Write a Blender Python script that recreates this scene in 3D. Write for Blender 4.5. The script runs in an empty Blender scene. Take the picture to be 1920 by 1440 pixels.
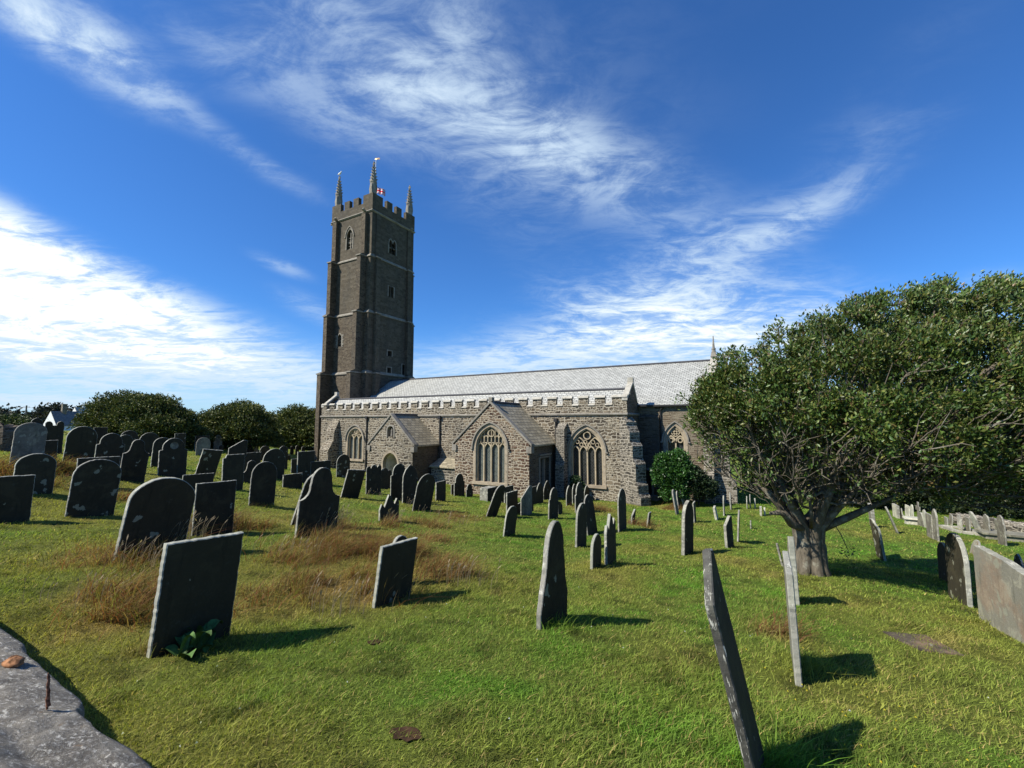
import bpy, math, random
import numpy as np
from mathutils import Vector, Matrix, geometry
R = math.radians
scene = bpy.context.scene
col = scene.collection
K = 1.1            # metres per layout unit
F, CXP, CYP = 815.972, 960.0, 720.0
PITCH, HEAD = 0.0860376603, -0.517880182
CAM = np.array([7.42993, -27.94567, 5.52594])
# ---------------------------------------------------------------- camera, sky, sun, exposure
cd = bpy.data.cameras.new('camera'); cam = bpy.data.objects.new('camera', cd); col.objects.link(cam)
cd.sensor_width = 36; cd.lens = F / 1920 * 36; cd.clip_start = .05; cd.clip_end = 8000
cam.location = CAM * K; cam.rotation_euler = (math.pi / 2 + PITCH, 0, -HEAD)
scene.camera = cam
SUN_EL, SUN_AZ = R(45), R(219)          # azimuth clockwise from north
sd = bpy.data.lights.new('sun', 'SUN'); sd.energy = 5.0; sd.angle = R(.5); sd.color = (1, .94, .82)
sun = bpy.data.objects.new('sun', sd); col.objects.link(sun)
_d = Vector((math.sin(SUN_AZ) * math.cos(SUN_EL), math.cos(SUN_AZ) * math.cos(SUN_EL), math.sin(SUN_EL)))
sun.rotation_euler = _d.to_track_quat('Z', 'Y').to_euler(); sun.location = (-60, -60, 80)
scene.view_settings.view_transform = 'Standard'; scene.view_settings.look = 'None'
scene.view_settings.exposure = 0.66; scene.view_settings.gamma = 1
scene.cycles.max_bounces = 5; scene.cycles.diffuse_bounces = 2; scene.cycles.glossy_bounces = 2
scene.cycles.transparent_max_bounces = 4

# ---- node helper
class NT:
    def __init__(s, tree): s.t = tree; s.n = tree.nodes; s.l = tree.links
    def new(s, typ, **kw):
        n = s.n.new(typ)
        for k, v in kw.items(): setattr(n, k, v)
        return n
    def set(s, sock, v):
        if isinstance(v, bpy.types.NodeSocket): s.l.new(v, sock)
        else: sock.default_value = v
    def math(s, op, a, b=0.0, c=None, clamp=False):
        n = s.new('ShaderNodeMath', operation=op, use_clamp=clamp); s.set(n.inputs[0], a); s.set(n.inputs[1], b)
        if c is not None: s.set(n.inputs[2], c)
        return n.outputs[0]
    def vmath(s, op, a, b=None, scale=None):
        n = s.new('ShaderNodeVectorMath', operation=op); s.set(n.inputs[0], a)
        if b is not None: s.set(n.inputs[1], b)
        if scale is not None: s.set(n.inputs['Scale'], scale)
        return n.outputs['Value'] if op in ('LENGTH', 'DOT_PRODUCT') else n.outputs[0]
    def mix(s, f, a, b, mode='MIX'):
        n = s.new('ShaderNodeMix', data_type='RGBA', blend_type=mode); s.set(n.inputs[0], f); s.set(n.inputs[6], a); s.set(n.inputs[7], b)
        return n.outputs[2]
    def noise(s, vec, scale, detail=4, rough=.55, dist=0.0):
        n = s.new('ShaderNodeTexNoise'); s.set(n.inputs['Vector'], vec); n.inputs['Scale'].default_value = scale
        n.inputs['Detail'].default_value = detail; n.inputs['Roughness'].default_value = rough; n.inputs['Distortion'].default_value = dist
        return n.outputs[0]
    def vor(s, vec, scale, feature='F1', rand=1.0):
        n = s.new('ShaderNodeTexVoronoi', feature=feature); s.set(n.inputs['Vector'], vec); n.inputs['Scale'].default_value = scale
        n.inputs['Randomness'].default_value = rand
        return n
    def smooth(s, v, lo, hi, a=0.0, b=1.0):
        n = s.new('ShaderNodeMapRange', interpolation_type='SMOOTHSTEP'); s.set(n.inputs[0], v)
        n.inputs[1].default_value = lo; n.inputs[2].default_value = hi; n.inputs[3].default_value = a; n.inputs[4].default_value = b
        return n.outputs[0]
    def bump(s, h, strength=.5, dist=.02):
        n = s.new('ShaderNodeBump'); n.inputs['Strength'].default_value = strength; n.inputs['Distance'].default_value = dist
        s.set(n.inputs['Height'], h); return n.outputs[0]

# ---- sky: Nishita plus cirrus, laid out by direction
world = bpy.data.worlds.new('World'); scene.world = world; world.use_nodes = True
def build_sky():
    w = NT(world.node_tree); w.n.clear()
    out = w.new('ShaderNodeOutputWorld'); bg = w.new('ShaderNodeBackground')
    sky = w.new('ShaderNodeTexSky', sky_type='NISHITA'); sky.sun_disc = False
    sky.sun_elevation = SUN_EL; sky.sun_rotation = SUN_AZ; sky.altitude = 300
    sky.air_density = 1.0; sky.dust_density = .25; sky.ozone_density = 3.0
    g = w.new('ShaderNodeGamma'); w.l.new(sky.outputs[0], g.inputs[0]); g.inputs[1].default_value = 1.0
    skyc = w.mix(1.0, g.outputs[0], (.4, .83, 1.34, 1), 'MULTIPLY')
    tc = w.new('ShaderNodeTexCoord'); d = tc.outputs['Generated']
    sx = w.new('ShaderNodeSeparateXYZ'); w.l.new(d, sx.inputs[0])
    # frame turned to the heading of the view: right / forward / up
    ch, sh = math.cos(HEAD), math.sin(HEAD)
    X = w.math('SUBTRACT', w.math('MULTIPLY', sx.outputs[0], ch), w.math('MULTIPLY', sx.outputs[1], sh))
    Z = w.math('ADD', w.math('MULTIPLY', sx.outputs[0], sh), w.math('MULTIPLY', sx.outputs[1], ch))
    az = w.math('ARCTAN2', X, Z); el = w.math('ARCSINE', sx.outputs[2])
    pc = w.new('ShaderNodeCombineXYZ'); w.l.new(az, pc.inputs[0]); w.l.new(el, pc.inputs[1])
    # cloud sheet coordinates
    up = w.math('ADD', w.math('MAXIMUM', sx.outputs[2], 0.0), .12)
    pl = w.new('ShaderNodeCombineXYZ'); w.l.new(w.math('DIVIDE', X, up), pl.inputs[0]); w.l.new(w.math('DIVIDE', Z, up), pl.inputs[1])
    def streak(rot, sc, scale, detail, rough, dist):
        m = w.new('ShaderNodeMapping'); m.inputs['Rotation'].default_value = (0, 0, R(rot)); m.inputs['Scale'].default_value = sc
        w.l.new(pl.outputs[0], m.inputs[0]); return w.noise(m.outputs[0], scale, detail, rough, dist)
    n1 = streak(35, (1, 1.35, 1), 2.0, 13, .66, 1.3)
    n2 = streak(-25, (1, 1.8, 1), 5.5, 12, .7, 1.0)
    n3 = streak(60, (1, 2.2, 1), .8, 8, .62, 1.2)
    nz = w.math('ADD', w.math('MULTIPLY', n1, .5), w.math('ADD', w.math('MULTIPLY', n2, .3), w.math('MULTIPLY', n3, .2)))
    def ang(px, py):
        u = (px - CXP) / F; v = -(py - CYP) / F
        z = math.cos(PITCH) - v * math.sin(PITCH); y = math.sin(PITCH) + v * math.cos(PITCH)
        return math.atan2(u, z), math.atan2(y, math.hypot(u, z))
    # (pixel centre, half length, half width, tilt degrees, weight)
    B = [((-150, 500), 640, 160, 22, 2.0), ((60, 560), 380, 115, 14, 1.5), ((300, 620), 340, 80, 24, 1.1), ((430, 640), 230, 65, 20, .75), ((-50, 410), 240, 60, 20, .9),
         ((60, 755), 190, 16, 2, .8), ((-80, 650), 300, 26, 4, .4),
         ((30, 25), 170, 60, 22, .85), ((150, 75), 170, 75, 28, .8), ((255, 130), 130, 62, 24, .75), ((330, 60), 160, 70, 20, .3),
         ((720, 120), 420, 180, 22, .36), ((620, 210), 190, 60, 10, .35), ((850, 220), 330, 80, 12, .4), ((1100, 310), 300, 90, 24, .42), ((1010, 180), 330, 110, 10, .3), ((820, 80), 280, 100, -40, .24), ((560, 40), 260, 110, -35, .24), ((950, 30), 420, 110, 5, .2),
         ((900, 110), 190, 80, 45, .22), ((1200, 380), 280, 100, 30, .32), ((930, 370), 260, 100, 35, .26), ((470, 110), 200, 90, 30, .22), ((430, 260), 130, 26, 20, .4), ((520, 330), 170, 26, 14, .34),
         ((1400, 450), 290, 62, -20, .42), ((1250, 500), 230, 60, -8, .42), ((1540, 390), 130, 44, -18, .42), ((1340, 605), 270, 90, 4, 1.25), ((1200, 640), 300, 80, 3, .9), ((1120, 580), 150, 40, 20, .35),
         ((900, 690), 330, 48, -2, .65), ((1050, 640), 200, 40, -10, .4), ((530, 500), 65, 16, 14, .6), ((590, 580), 90, 26, 20, .5), ((450, 690), 260, 26, 4, .35), ((1700, 150), 260, 120, -30, .16), ((1620, 250), 160, 40, 10, .14), ((1850, 520), 90, 24, 0, .3), ((1700, 620), 300, 60, 0, .35)]
    acc = None
    for (c, a, b, tl, wt) in B:
        A, E_ = ang(*c); A2, _ = ang(c[0] + a * .5, c[1]); A1, _ = ang(c[0] - a * .5, c[1]); _, e2 = ang(c[0], c[1] - b * .5); _, e1 = ang(c[0], c[1] + b * .5)
        m = w.new('ShaderNodeMapping', vector_type='TEXTURE'); m.inputs['Location'].default_value = (A, E_, 0)
        m.inputs['Rotation'].default_value = (0, 0, R(-tl)); m.inputs['Scale'].default_value = (abs(A2 - A1), abs(e2 - e1), 1)
        w.l.new(pc.outputs[0], m.inputs[0]); L = w.vmath('LENGTH', m.outputs[0])
        v = w.math('MULTIPLY', w.smooth(L, 1.55, 0.0), wt)
        acc = v if acc is None else w.math('ADD', acc, v)
    fr = w.smooth(nz, .4, .6)
    c1 = w.math('MULTIPLY', acc, w.math('ADD', .2, w.math('MULTIPLY', fr, .6)))
    veil = w.math('MULTIPLY', w.smooth(el, .26, .0), .5)
    hz = w.math('ADD', c1, veil)
    cov = w.smooth(hz, -.02, 1.12)
    cloud = w.mix(w.smooth(c1, .7, 1.6), (5.4, 6.7, 8.0, 1), (8.6, 8.9, 9.2, 1))
    final = w.mix(cov, skyc, cloud)
    w.l.new(final, bg.inputs[0]); bg.inputs[1].default_value = .08
    w.l.new(bg.outputs[0], out.inputs[0])
build_sky()

# ---------------------------------------------------------------- layout maths (camera frame <-> church frame, terrain)
FX, FY = math.sin(HEAD), math.cos(HEAD)
def to_cam(E, N): return (E - CAM[0]) * FY - (N - CAM[1]) * FX, (E - CAM[0]) * FX + (N - CAM[1]) * FY
def to_en(X, Z): return CAM[0] + X * FY + Z * FX, CAM[1] - X * FX + Z * FY
_C = np.array([(0, 0, 1.55), (.4, 4.9, 2.25), (0, 13, 3.45), (-3.1, 4.2, 2.14), (-5.8, 7, 2.06), (-9.2, 9.5, 2.0), (-13.4, 12, 1.2), (-14.6, 14.6, 1.4), (-7.5, 13, 2.47), (-4.06, 9, 2.32),
  (7.38, 27.97, 5.15), (1.1, 27.05, 4.68), (-3.85, 29.9, 4.72), (-7.5, 33, 4.4), (-11.5, 35.3, 4.3), (-18.9, 42.4, 4.2), (-22.3, 48.4, 4.1), (14.2, 27.8, 5.15),
  (7.7, 7.5, 3.1), (11.45, 13.5, 4.24), (16.6, 17, 4.63), (19.2, 17, 4.8), (20.3, 19, 4.96), (26, 22, 5.4), (23, 26, 5.7), (4.65, 11.5, 3.47), (6.2, 12.5, 3.6), (6.3, 9.2, 3.2), (8.4, 20, 4.55), (.9, 1.8, 1.82), (-1.5, 1.5, 1.66), (3.4, 4, 2.35),
  (-22, 30, 2.3), (-30, 45, 2.6), (-60, 60, 2.4), (-45, 15, .4), (0, -10, .6), (-12, -8, .2), (15, -8, 2.0), (30, 5, 4.2), (60, 40, 7.5), (0, 70, 5.2), (30, 60, 6.5), (-60, 110, 3.0), (100, 100, 9), (0, 140, 6)], float)
def _k(r2): return np.sqrt(r2 + 9.0)
def _fit():
    P = _C[:, :2]; n = len(P)
    r2 = ((P[:, None] - P[None]) ** 2).sum(-1); A = np.zeros((n + 1, n + 1)); A[:n, :n] = _k(r2) - np.eye(n) * .05; A[:n, n] = 1; A[n, :n] = 1
    return np.linalg.solve(A, np.append(_C[:, 2], 0))
_W = _fit()
def vnoise(x, y, s, seed=0):
    x = np.asarray(x, float) * s; y = np.asarray(y, float) * s; xi = np.floor(x).astype(np.int64); yi = np.floor(y).astype(np.int64)
    fx = x - xi; fy = y - yi; fx = fx * fx * (3 - 2 * fx); fy = fy * fy * (3 - 2 * fy)
    def h(a, b):
        v = (a * 374761393 + b * 668265263 + seed * 1442695041) & 0xffffffff
        v = ((v ^ (v >> 13)) * 1274126177) & 0xffffffff
        return ((v ^ (v >> 16)) & 0xffff) / 65535.
    return (h(xi, yi) * (1 - fx) + h(xi + 1, yi) * fx) * (1 - fy) + (h(xi, yi + 1) * (1 - fx) + h(xi + 1, yi + 1) * fx) * fy
def fbm(x, y, s, seed=0, o=4): return sum(vnoise(x, y, s * 2 ** i, seed + i) * .5 ** i for i in range(o)) / sum(.5 ** i for i in range(o))
def ray(px, py):
    u = (px - CXP) / F; v = -(py - CYP) / F
    return u, math.cos(PITCH) - v * math.sin(PITCH), math.sin(PITCH) + v * math.cos(PITCH)   # right, forward, up
PATHL = []
def seg_d(X, Z, pts):
    d = np.full(np.shape(X), 1e9)
    for (a, b), (c, e) in zip(pts[:-1], pts[1:]):
        vx, vz = c - a, e - b; t = np.clip(((X - a) * vx + (Z - b) * vz) / (vx * vx + vz * vz), 0, 1)
        d = np.minimum(d, np.hypot(X - a - t * vx, Z - b - t * vz))
    return d
def drop(X, Z):
    X = np.asarray(X, float); Z = np.asarray(Z, float)
    r = np.hypot(X, Z); s = np.where(r > 170, 170 / np.maximum(r, 1e-6), 1.0); x = X * s; z = Z * s
    o = np.full(x.shape, _W[-1])
    for (a, b, _), w in zip(_C, _W[:-1]): o = o + w * _k((x - a) ** 2 + (z - b) ** 2)
    near = np.clip(1.4 - r / 40, 0, 1)
    o = o + near * ((fbm(X, Z, .45, 5, 3) - .5) * .22 + (fbm(X, Z, 2.2, 9, 2) - .5) * .05)
    if PATHL: o = o + .13 * np.exp(-(seg_d(X, Z, PATHL) / .3) ** 2)
    return o
def ground_z(E, N):
    X, Z = to_cam(np.asarray(E, float), np.asarray(N, float)); return CAM[2] - drop(X, Z)
def hit(px, py):
    u, fz, y = ray(px, py); s = np.concatenate([np.linspace(.5, 40, 1600), np.linspace(40, 160, 800)]); g = y * s + drop(u * s, fz * s)
    i = np.argmax(g < 0); 
    if not (g < 0).any(): i = len(s) - 1
    return u * s[i], fz * s[i]
def at(px, py, Z):
    "point seen at a pixel, at forward distance Z -> church frame E, N, height"
    u, fz, y = ray(px, py); t = Z / fz; E, N = to_en(u * t, Z); return E, N, CAM[2] + y * t
PATHL = [hit(*p) for p in ((1205, 984), (1240, 991), (1300, 1003), (1365, 1013), (1420, 1019), (1465, 1024))]
def project(p):
    X, Z = to_cam(p[0], p[1]); Y = p[2] - CAM[2]
    zc = Z * math.cos(PITCH) + Y * math.sin(PITCH); yc = -Z * math.sin(PITCH) + Y * math.cos(PITCH)
    return CXP + X * F / zc, CYP - yc * F / zc

# ---------------------------------------------------------------- objects and tags
def tag(o, label=None, cat=None, group=None, kind=None):
    if label: o['label'] = label
    if cat: o['category'] = cat
    if group: o['group'] = group
    if kind: o['kind'] = kind
    return o
def empty(name, loc, label=None, cat=None, group=None):
    o = bpy.data.objects.new(name, None); col.objects.link(o); o.location = np.array(loc) * K; o.empty_display_size = .3
    return tag(o, label, cat, group)
class MB:
    def __init__(s): s.v = []; s.f = []; s.m = []
    def add(s, vs, fs, mi=0):
        b = len(s.v); s.v.extend([tuple(map(float, p)) for p in vs]); s.f.extend([tuple(b + i for i in f) for f in fs]); s.m.extend([mi] * len(fs))
    def box(s, x0, x1, y0, y1, z0, z1, mi=0):
        s.add([(x0, y0, z0), (x1, y0, z0), (x1, y1, z0), (x0, y1, z0), (x0, y0, z1), (x1, y0, z1), (x1, y1, z1), (x0, y1, z1)],
              [(0, 3, 2, 1), (4, 5, 6, 7), (0, 1, 5, 4), (1, 2, 6, 5), (2, 3, 7, 6), (3, 0, 4, 7)], mi)
    def taper(s, b, t, z0, z1, mi=0):
        "b,t = (x0,x1,y0,y1) rectangles at z0 and z1"
        s.add([(b[0], b[2], z0), (b[1], b[2], z0), (b[1], b[3], z0), (b[0], b[3], z0), (t[0], t[2], z1), (t[1], t[2], z1), (t[1], t[3], z1), (t[0], t[3], z1)],
              [(0, 3, 2, 1), (4, 5, 6, 7), (0, 1, 5, 4), (1, 2, 6, 5), (2, 3, 7, 6), (3, 0, 4, 7)], mi)
    def prism(s, poly, axis, a, b, mi=0):
        "poly: 2-D outline, extruded along axis 'x' (poly=(y,z)) or 'y' (poly=(x,z)) or 'z'"
        n = len(poly)
        def P(q, h): return (h, q[0], q[1]) if axis == 'x' else ((q[0], h, q[1]) if axis == 'y' else (q[0], q[1], h))
        s.add([P(q, a) for q in poly] + [P(q, b) for q in poly], [tuple(range(n))[::-1], tuple(range(n, 2 * n))] + [(i, (i + 1) % n, n + (i + 1) % n, n + i) for i in range(n)], mi)
    def tube(s, pts, rad, n=6, mi=0, cap=True):
        rings = []; prev = None
        for i, p in enumerate(pts):
            p = Vector(p); a = Vector(pts[max(i - 1, 0)]); c = Vector(pts[min(i + 1, len(pts) - 1)]); d = (c - a).normalized()
            if prev is None: prev = d.orthogonal().normalized()
            q = prev - d * prev.dot(d); q = q.normalized() if q.length > 1e-4 else d.orthogonal().normalized(); prev = q; b = d.cross(q)
            r = rad[i] if hasattr(rad, '__len__') else rad
            rings.append([p + (q * math.cos(2 * math.pi * k / n) + b * math.sin(2 * math.pi * k / n)) * r for k in range(n)])
        vs = [v for rg in rings for v in rg]; fs = []
        for i in range(len(pts) - 1):
            for k in range(n): fs.append((i * n + k, i * n + (k + 1) % n, (i + 1) * n + (k + 1) % n, (i + 1) * n + k))
        if cap: fs += [tuple(range(n))[::-1], tuple((len(pts) - 1) * n + k for k in range(n))]
        s.add(vs, fs, mi)
    def bar(s, fr, pts, w, d0, d1, mi=0, closed=False):
        "strip along 2-D points in frame fr=(origin,u,n): width w, from depth d0 to d1 along outward normal n"
        o, u, n_ = fr; z = Vector((0, 0, 1)); m = len(pts); pts = [Vector(p) for p in pts]; L = []
        for i, p in enumerate(pts):
            a = pts[(i - 1) % m] if (closed or i > 0) else p; c = pts[(i + 1) % m] if (closed or i < m - 1) else p
            t = (c - a).normalized(); L.append((p, Vector((-t.y, t.x)) * w / 2))
        vs = []
        for p, h in L:
            for q in (p + h, p - h):
                for d in (d0, d1): vs.append(o + u * q.x + z * q.y + n_ * d)
        fs = []
        for i in range(m if closed else m - 1):
            a = i * 4; b = ((i + 1) % m) * 4
            fs += [(a + 1, b + 1, b + 3, a + 3), (a, a + 2, b + 2, b), (a, b, b + 1, a + 1), (a + 2, a + 3, b + 3, b + 2)]
        if not closed: fs += [(0, 1, 3, 2), ((m - 1) * 4, (m - 1) * 4 + 2, (m - 1) * 4 + 3, (m - 1) * 4 + 1)]
        s.add(vs, fs, mi)
    def wall(s, fr, outline, holes=(), reveal=.35, mi=0, mr=None):
        o, u, n_ = fr; z = Vector((0, 0, 1)); loops = [outline] + list(holes); allp = [p for l in loops for p in l]
        tris = geometry.tessellate_polygon([[Vector((p[0], p[1], 0)) for p in l] for l in loops])
        P = [o + u * p[0] + z * p[1] for p in allp]; fs = []
        for t in tris:
            nn = (P[t[1]] - P[t[0]]).cross(P[t[2]] - P[t[0]]); fs.append(tuple(t) if nn.dot(n_) > 0 else tuple(reversed(t)))
        s.add(P, fs, mi)
        for h in holes:
            m = len(h); A = [o + u * p[0] + z * p[1] for p in h]; s.add(A + [a - n_ * reveal for a in A], [(i, (i + 1) % m, m + (i + 1) % m, m + i) for i in range(m)], mi if mr is None else mr)
    def build(s, name, mats, parent=None, smooth=False, recalc=True, uv=True, loc=None):
        me = bpy.data.meshes.new(name); off = np.array(loc if loc is not None else (0, 0, 0), float)
        if parent is not None and loc is None: off = np.array(PARENT_AT.get(parent.name, (0, 0, 0)))
        va = (np.array(s.v) - off) * K
        me.from_pydata(va.tolist(), [], s.f); me.update()
        for m in (mats if isinstance(mats, (list, tuple)) else [mats]): me.materials.append(m)
        if recalc:
            import bmesh
            b = bmesh.new(); b.from_mesh(me); bmesh.ops.recalc_face_normals(b, faces=b.faces[:]); b.to_mesh(me); b.free()
        if any(s.m): me.polygons.foreach_set('material_index', s.m)
        if uv: auto_uv(me, off * K)
        if smooth: me.polygons.foreach_set('use_smooth', [True] * len(me.polygons))
        o = bpy.data.objects.new(name, me); col.objects.link(o)
        if parent is not None: o.parent = parent; PARENT_AT[o.name] = tuple(off)
        elif loc is not None: o.location = off * K
        return o
PARENT_AT = {}
def auto_uv(me, off):
    L = me.uv_layers.new(name='UVMap'); n = len(me.loops); lv = np.zeros(n, np.int32); me.loops.foreach_get('vertex_index', lv)
    co = np.zeros(len(me.vertices) * 3); me.vertices.foreach_get('co', co); co = co.reshape(-1, 3) + off
    nr = np.zeros(len(me.polygons) * 3); me.polygons.foreach_get('normal', nr); nr = nr.reshape(-1, 3)
    lt = np.zeros(len(me.polygons), np.int32); me.polygons.foreach_get('loop_total', lt); ln = np.repeat(nr, lt, axis=0); p = co[lv]
    flat = np.abs(ln[:, 2]) > .985
    h = np.stack([-ln[:, 1], ln[:, 0], np.zeros(n)], 1); hl = np.linalg.norm(h, axis=1); hl[hl < 1e-6] = 1; h = h / hl[:, None]; h[flat] = (1, 0, 0)
    w = np.cross(ln, h); w[flat] = (0, 1, 0)
    L.data.foreach_set('uv', np.stack([(p * h).sum(1), (p * w).sum(1)], 1).ravel())

# ---------------------------------------------------------------- materials
def mat(name, rough=.85, spec=.3):
    m = bpy.data.materials.new(name); m.use_nodes = True; t = NT(m.node_tree); b = m.node_tree.nodes['Principled BSDF']
    b.inputs['Roughness'].default_value = rough; b.inputs['Specular IOR Level'].default_value = spec
    return m, t, b
def ramp(t, f, stops):
    n = t.new('ShaderNodeValToRGB'); t.set(n.inputs[0], f); e = n.color_ramp.elements
    while len(e) < len(stops): e.new(.5)
    for i, (p, c) in enumerate(stops): e[i].position = p; e[i].color = (*c, 1)
    return n.outputs[0]
def masonry(name, c1, c2, c3, mortar, bw=.42, bh=.15, ms=.022, warp=.05, stain=.35, bumpd=.03):
    m, t, b = mat(name, .9, .2)
    uv = t.new('ShaderNodeTexCoord').outputs['UV']; geo = t.new('ShaderNodeNewGeometry')
    nz = t.new('ShaderNodeTexNoise'); t.set(nz.inputs['Vector'], uv); nz.inputs['Scale'].default_value = 2.6; nz.inputs['Detail'].default_value = 3
    off = t.vmath('SCALE', t.vmath('SUBTRACT', nz.outputs[1], (.5, .5, .5)), scale=warp * 4)
    v = t.vmath('ADD', uv, off)
    def brick(w_, h_, sz, seedv):
        n = t.new('ShaderNodeTexBrick'); t.set(n.inputs['Vector'], t.vmath('ADD', v, seedv)); n.inputs['Scale'].default_value = 1
        n.inputs['Color1'].default_value = (0, 0, 0, 1); n.inputs['Color2'].default_value = (1, 1, 1, 1); n.inputs['Mortar'].default_value = (.5, .5, .5, 1)
        n.inputs['Mortar Size'].default_value = sz; n.inputs['Mortar Smooth'].default_value = .3; n.inputs['Brick Width'].default_value = w_; n.inputs['Row Height'].default_value = h_
        n.offset = .43; n.squash = .7; n.squash_frequency = 3
        return n
    A = brick(bw, bh, ms, (0, 0, 0)); B_ = brick(bw * .62, bh * .7, ms * .9, (3.1, 1.7, 0))
    sel = t.smooth(t.noise(uv, .9, 3, .6), .47, .55)
    tone = t.mix(sel, A.outputs[0], B_.outputs[0]); mo = t.math('ADD', t.math('MULTIPLY', A.outputs[1], t.math('SUBTRACT', 1.0, sel)), t.math('MULTIPLY', B_.outputs[1], sel))
    cc = ramp(t, tone, [(0, c1), (.5, c2), (1, c3)])
    cc = t.mix(t.math('MULTIPLY', t.noise(uv, 9, 4, .7), .7), cc, t.mix(1.0, cc, (.55, .5, .48, 1), 'MULTIPLY'))
    cc = t.mix(mo, cc, (*mortar, 1))
    st = t.noise(t.vmath('MULTIPLY', geo.outputs['Position'], (.5, .5, .22)), 1.0, 5, .65)
    cc = t.mix(t.math('MULTIPLY', t.smooth(st, .45, .72), stain), cc, (.07, .065, .055, 1))
    li = t.smooth(t.noise(geo.outputs['Position'], 3.5, 5, .75), .6, .72); cc = t.mix(t.math('MULTIPLY', li, .35), cc, (.42, .4, .34, 1))
    cc = t.mix(1.0, cc, (.78, .79, .81, 1), 'MULTIPLY'); t.l.new(cc, b.inputs['Base Color'])
    hgt = t.math('ADD', t.math('MULTIPLY', t.math('SUBTRACT', 1.0, mo), 1.0), t.math('MULTIPLY', t.noise(uv, 14, 4, .7), .6))
    t.l.new(t.bump(hgt, .9, bumpd), b.inputs['Normal'])
    return m
M = {}
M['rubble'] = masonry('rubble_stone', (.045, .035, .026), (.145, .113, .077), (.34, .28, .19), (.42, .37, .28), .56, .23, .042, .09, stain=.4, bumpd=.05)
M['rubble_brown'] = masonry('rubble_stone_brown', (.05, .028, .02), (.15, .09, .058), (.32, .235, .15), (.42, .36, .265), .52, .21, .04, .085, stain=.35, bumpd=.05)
M['rubble_dark'] = masonry('rubble_stone_dark', (.075, .055, .036), (.13, .1, .07), (.19, .155, .11), (.23, .19, .14), .5, .13, .014, stain=.35)  # darker rubble: shade of east walls and turret put into colour; hedge bank shares
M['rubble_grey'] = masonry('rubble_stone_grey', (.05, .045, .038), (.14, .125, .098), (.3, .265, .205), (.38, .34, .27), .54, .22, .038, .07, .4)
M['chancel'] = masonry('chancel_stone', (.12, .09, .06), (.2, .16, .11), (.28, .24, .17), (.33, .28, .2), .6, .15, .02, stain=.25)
M['tower'] = masonry('tower_stone', (.1, .083, .058), (.135, .113, .08), (.18, .153, .112), (.14, .12, .086), .8, .3, .014, .08, .65, .02)
M['tower_low'] = masonry('tower_stone_low', (.075, .056, .04), (.14, .11, .076), (.22, .18, .125), (.17, .14, .1), .5, .2, .02, .09, .55, .035)
def dressed(name, c, c2, rough=.85):
    m, t, b = mat(name, rough, .25); g = t.new('ShaderNodeNewGeometry').outputs['Position']
    n1 = t.noise(g, 1.6, 6, .7); n2 = t.noise(g, 22, 4, .7)
    cc = t.mix(t.smooth(n1, .35, .68), (*c, 1), (*c2, 1)); cc = t.mix(t.math('MULTIPLY', t.smooth(n2, .5, .75), .5), cc, (.5, .48, .4, 1))
    cc = t.mix(t.math('MULTIPLY', t.smooth(t.noise(g, 5, 5, .7), .55, .7), .6), cc, (.06, .055, .05, 1))
    t.l.new(cc, b.inputs['Base Color']); t.l.new(t.bump(n2, .5, .02), b.inputs['Normal']); return m
M['dressed'] = dressed('dressed_stone', (.34, .28, .2), (.22, .18, .13))
M['tracery'] = dressed('tracery_stone', (.4, .33, .22), (.3, .25, .17))
M['dressed_grey'] = dressed('dressed_stone_grey', (.24, .22, .185), (.15, .135, .11))
M['coping'] = dressed('coping_stone', (.4, .38, .33), (.27, .25, .2))
M['pinnacle'] = dressed('pinnacle_stone', (.27, .25, .21), (.14, .125, .105))
M['lime'] = dressed('limewash', (.62, .6, .55), (.45, .42, .36))
def slate_roof(name, c1, c2, bw=.3, bh=.2, rough=.45):
    m, t, b = mat(name, rough, .5); uv = t.new('ShaderNodeTexCoord').outputs['UV']
    n = t.new('ShaderNodeTexBrick'); t.set(n.inputs['Vector'], t.vmath('ADD', uv, t.vmath('SCALE', t.vmath('SUBTRACT', t.new('ShaderNodeTexNoise').outputs[1], (.5, .5, .5)), scale=.03)))
    n.inputs['Scale'].default_value = 1; n.inputs['Color1'].default_value = (0, 0, 0, 1); n.inputs['Color2'].default_value = (1, 1, 1, 1); n.inputs['Mortar'].default_value = (.0, .0, .0, 1)
    n.inputs['Mortar Size'].default_value = .022; n.inputs['Mortar Smooth'].default_value = .2; n.inputs['Brick Width'].default_value = bw; n.inputs['Row Height'].default_value = bh; n.offset = .5
    tone = t.math('ADD', t.math('MULTIPLY', n.outputs[0], .4), t.math('MULTIPLY', t.noise(uv, 2.1, 8, .8), .75))
    cc = t.mix(t.smooth(tone, .2, .85), (*c1, 1), (*c2, 1))
    ls = t.smooth(t.noise(uv, 6, 5, .8), .58, .66); cc = t.mix(t.math('MULTIPLY', ls, .7), cc, (c1[0] * .4, c1[1] * .4, c1[2] * .37, 1))
    cc = t.mix(t.math('MULTIPLY', n.outputs[1], .9), cc, (.05, .05, .045, 1)); t.l.new(cc, b.inputs['Base Color'])
    sep = t.new('ShaderNodeSeparateXYZ'); t.set(sep.inputs[0], uv)
    saw = t.math('SUBTRACT', 1.0, t.math('FRACT', t.math('DIVIDE', sep.outputs[1], bh)))
    hgt = t.math('ADD', t.math('MULTIPLY', saw, .5), t.math('ADD', t.math('MULTIPLY', n.outputs[0], .35), t.math('MULTIPLY', t.noise(uv, 12, 3, .6), .3)))
    t.l.new(t.bump(hgt, .8, .03), b.inputs['Normal']); return m
M['roof_pale'] = slate_roof('pale_slates', (.27, .27, .245), (.45, .45, .41), .36, .2, .55)
M['roof_grey'] = slate_roof('grey_slates', (.16, .135, .085), (.34, .295, .2), .5, .3, .75)
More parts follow.
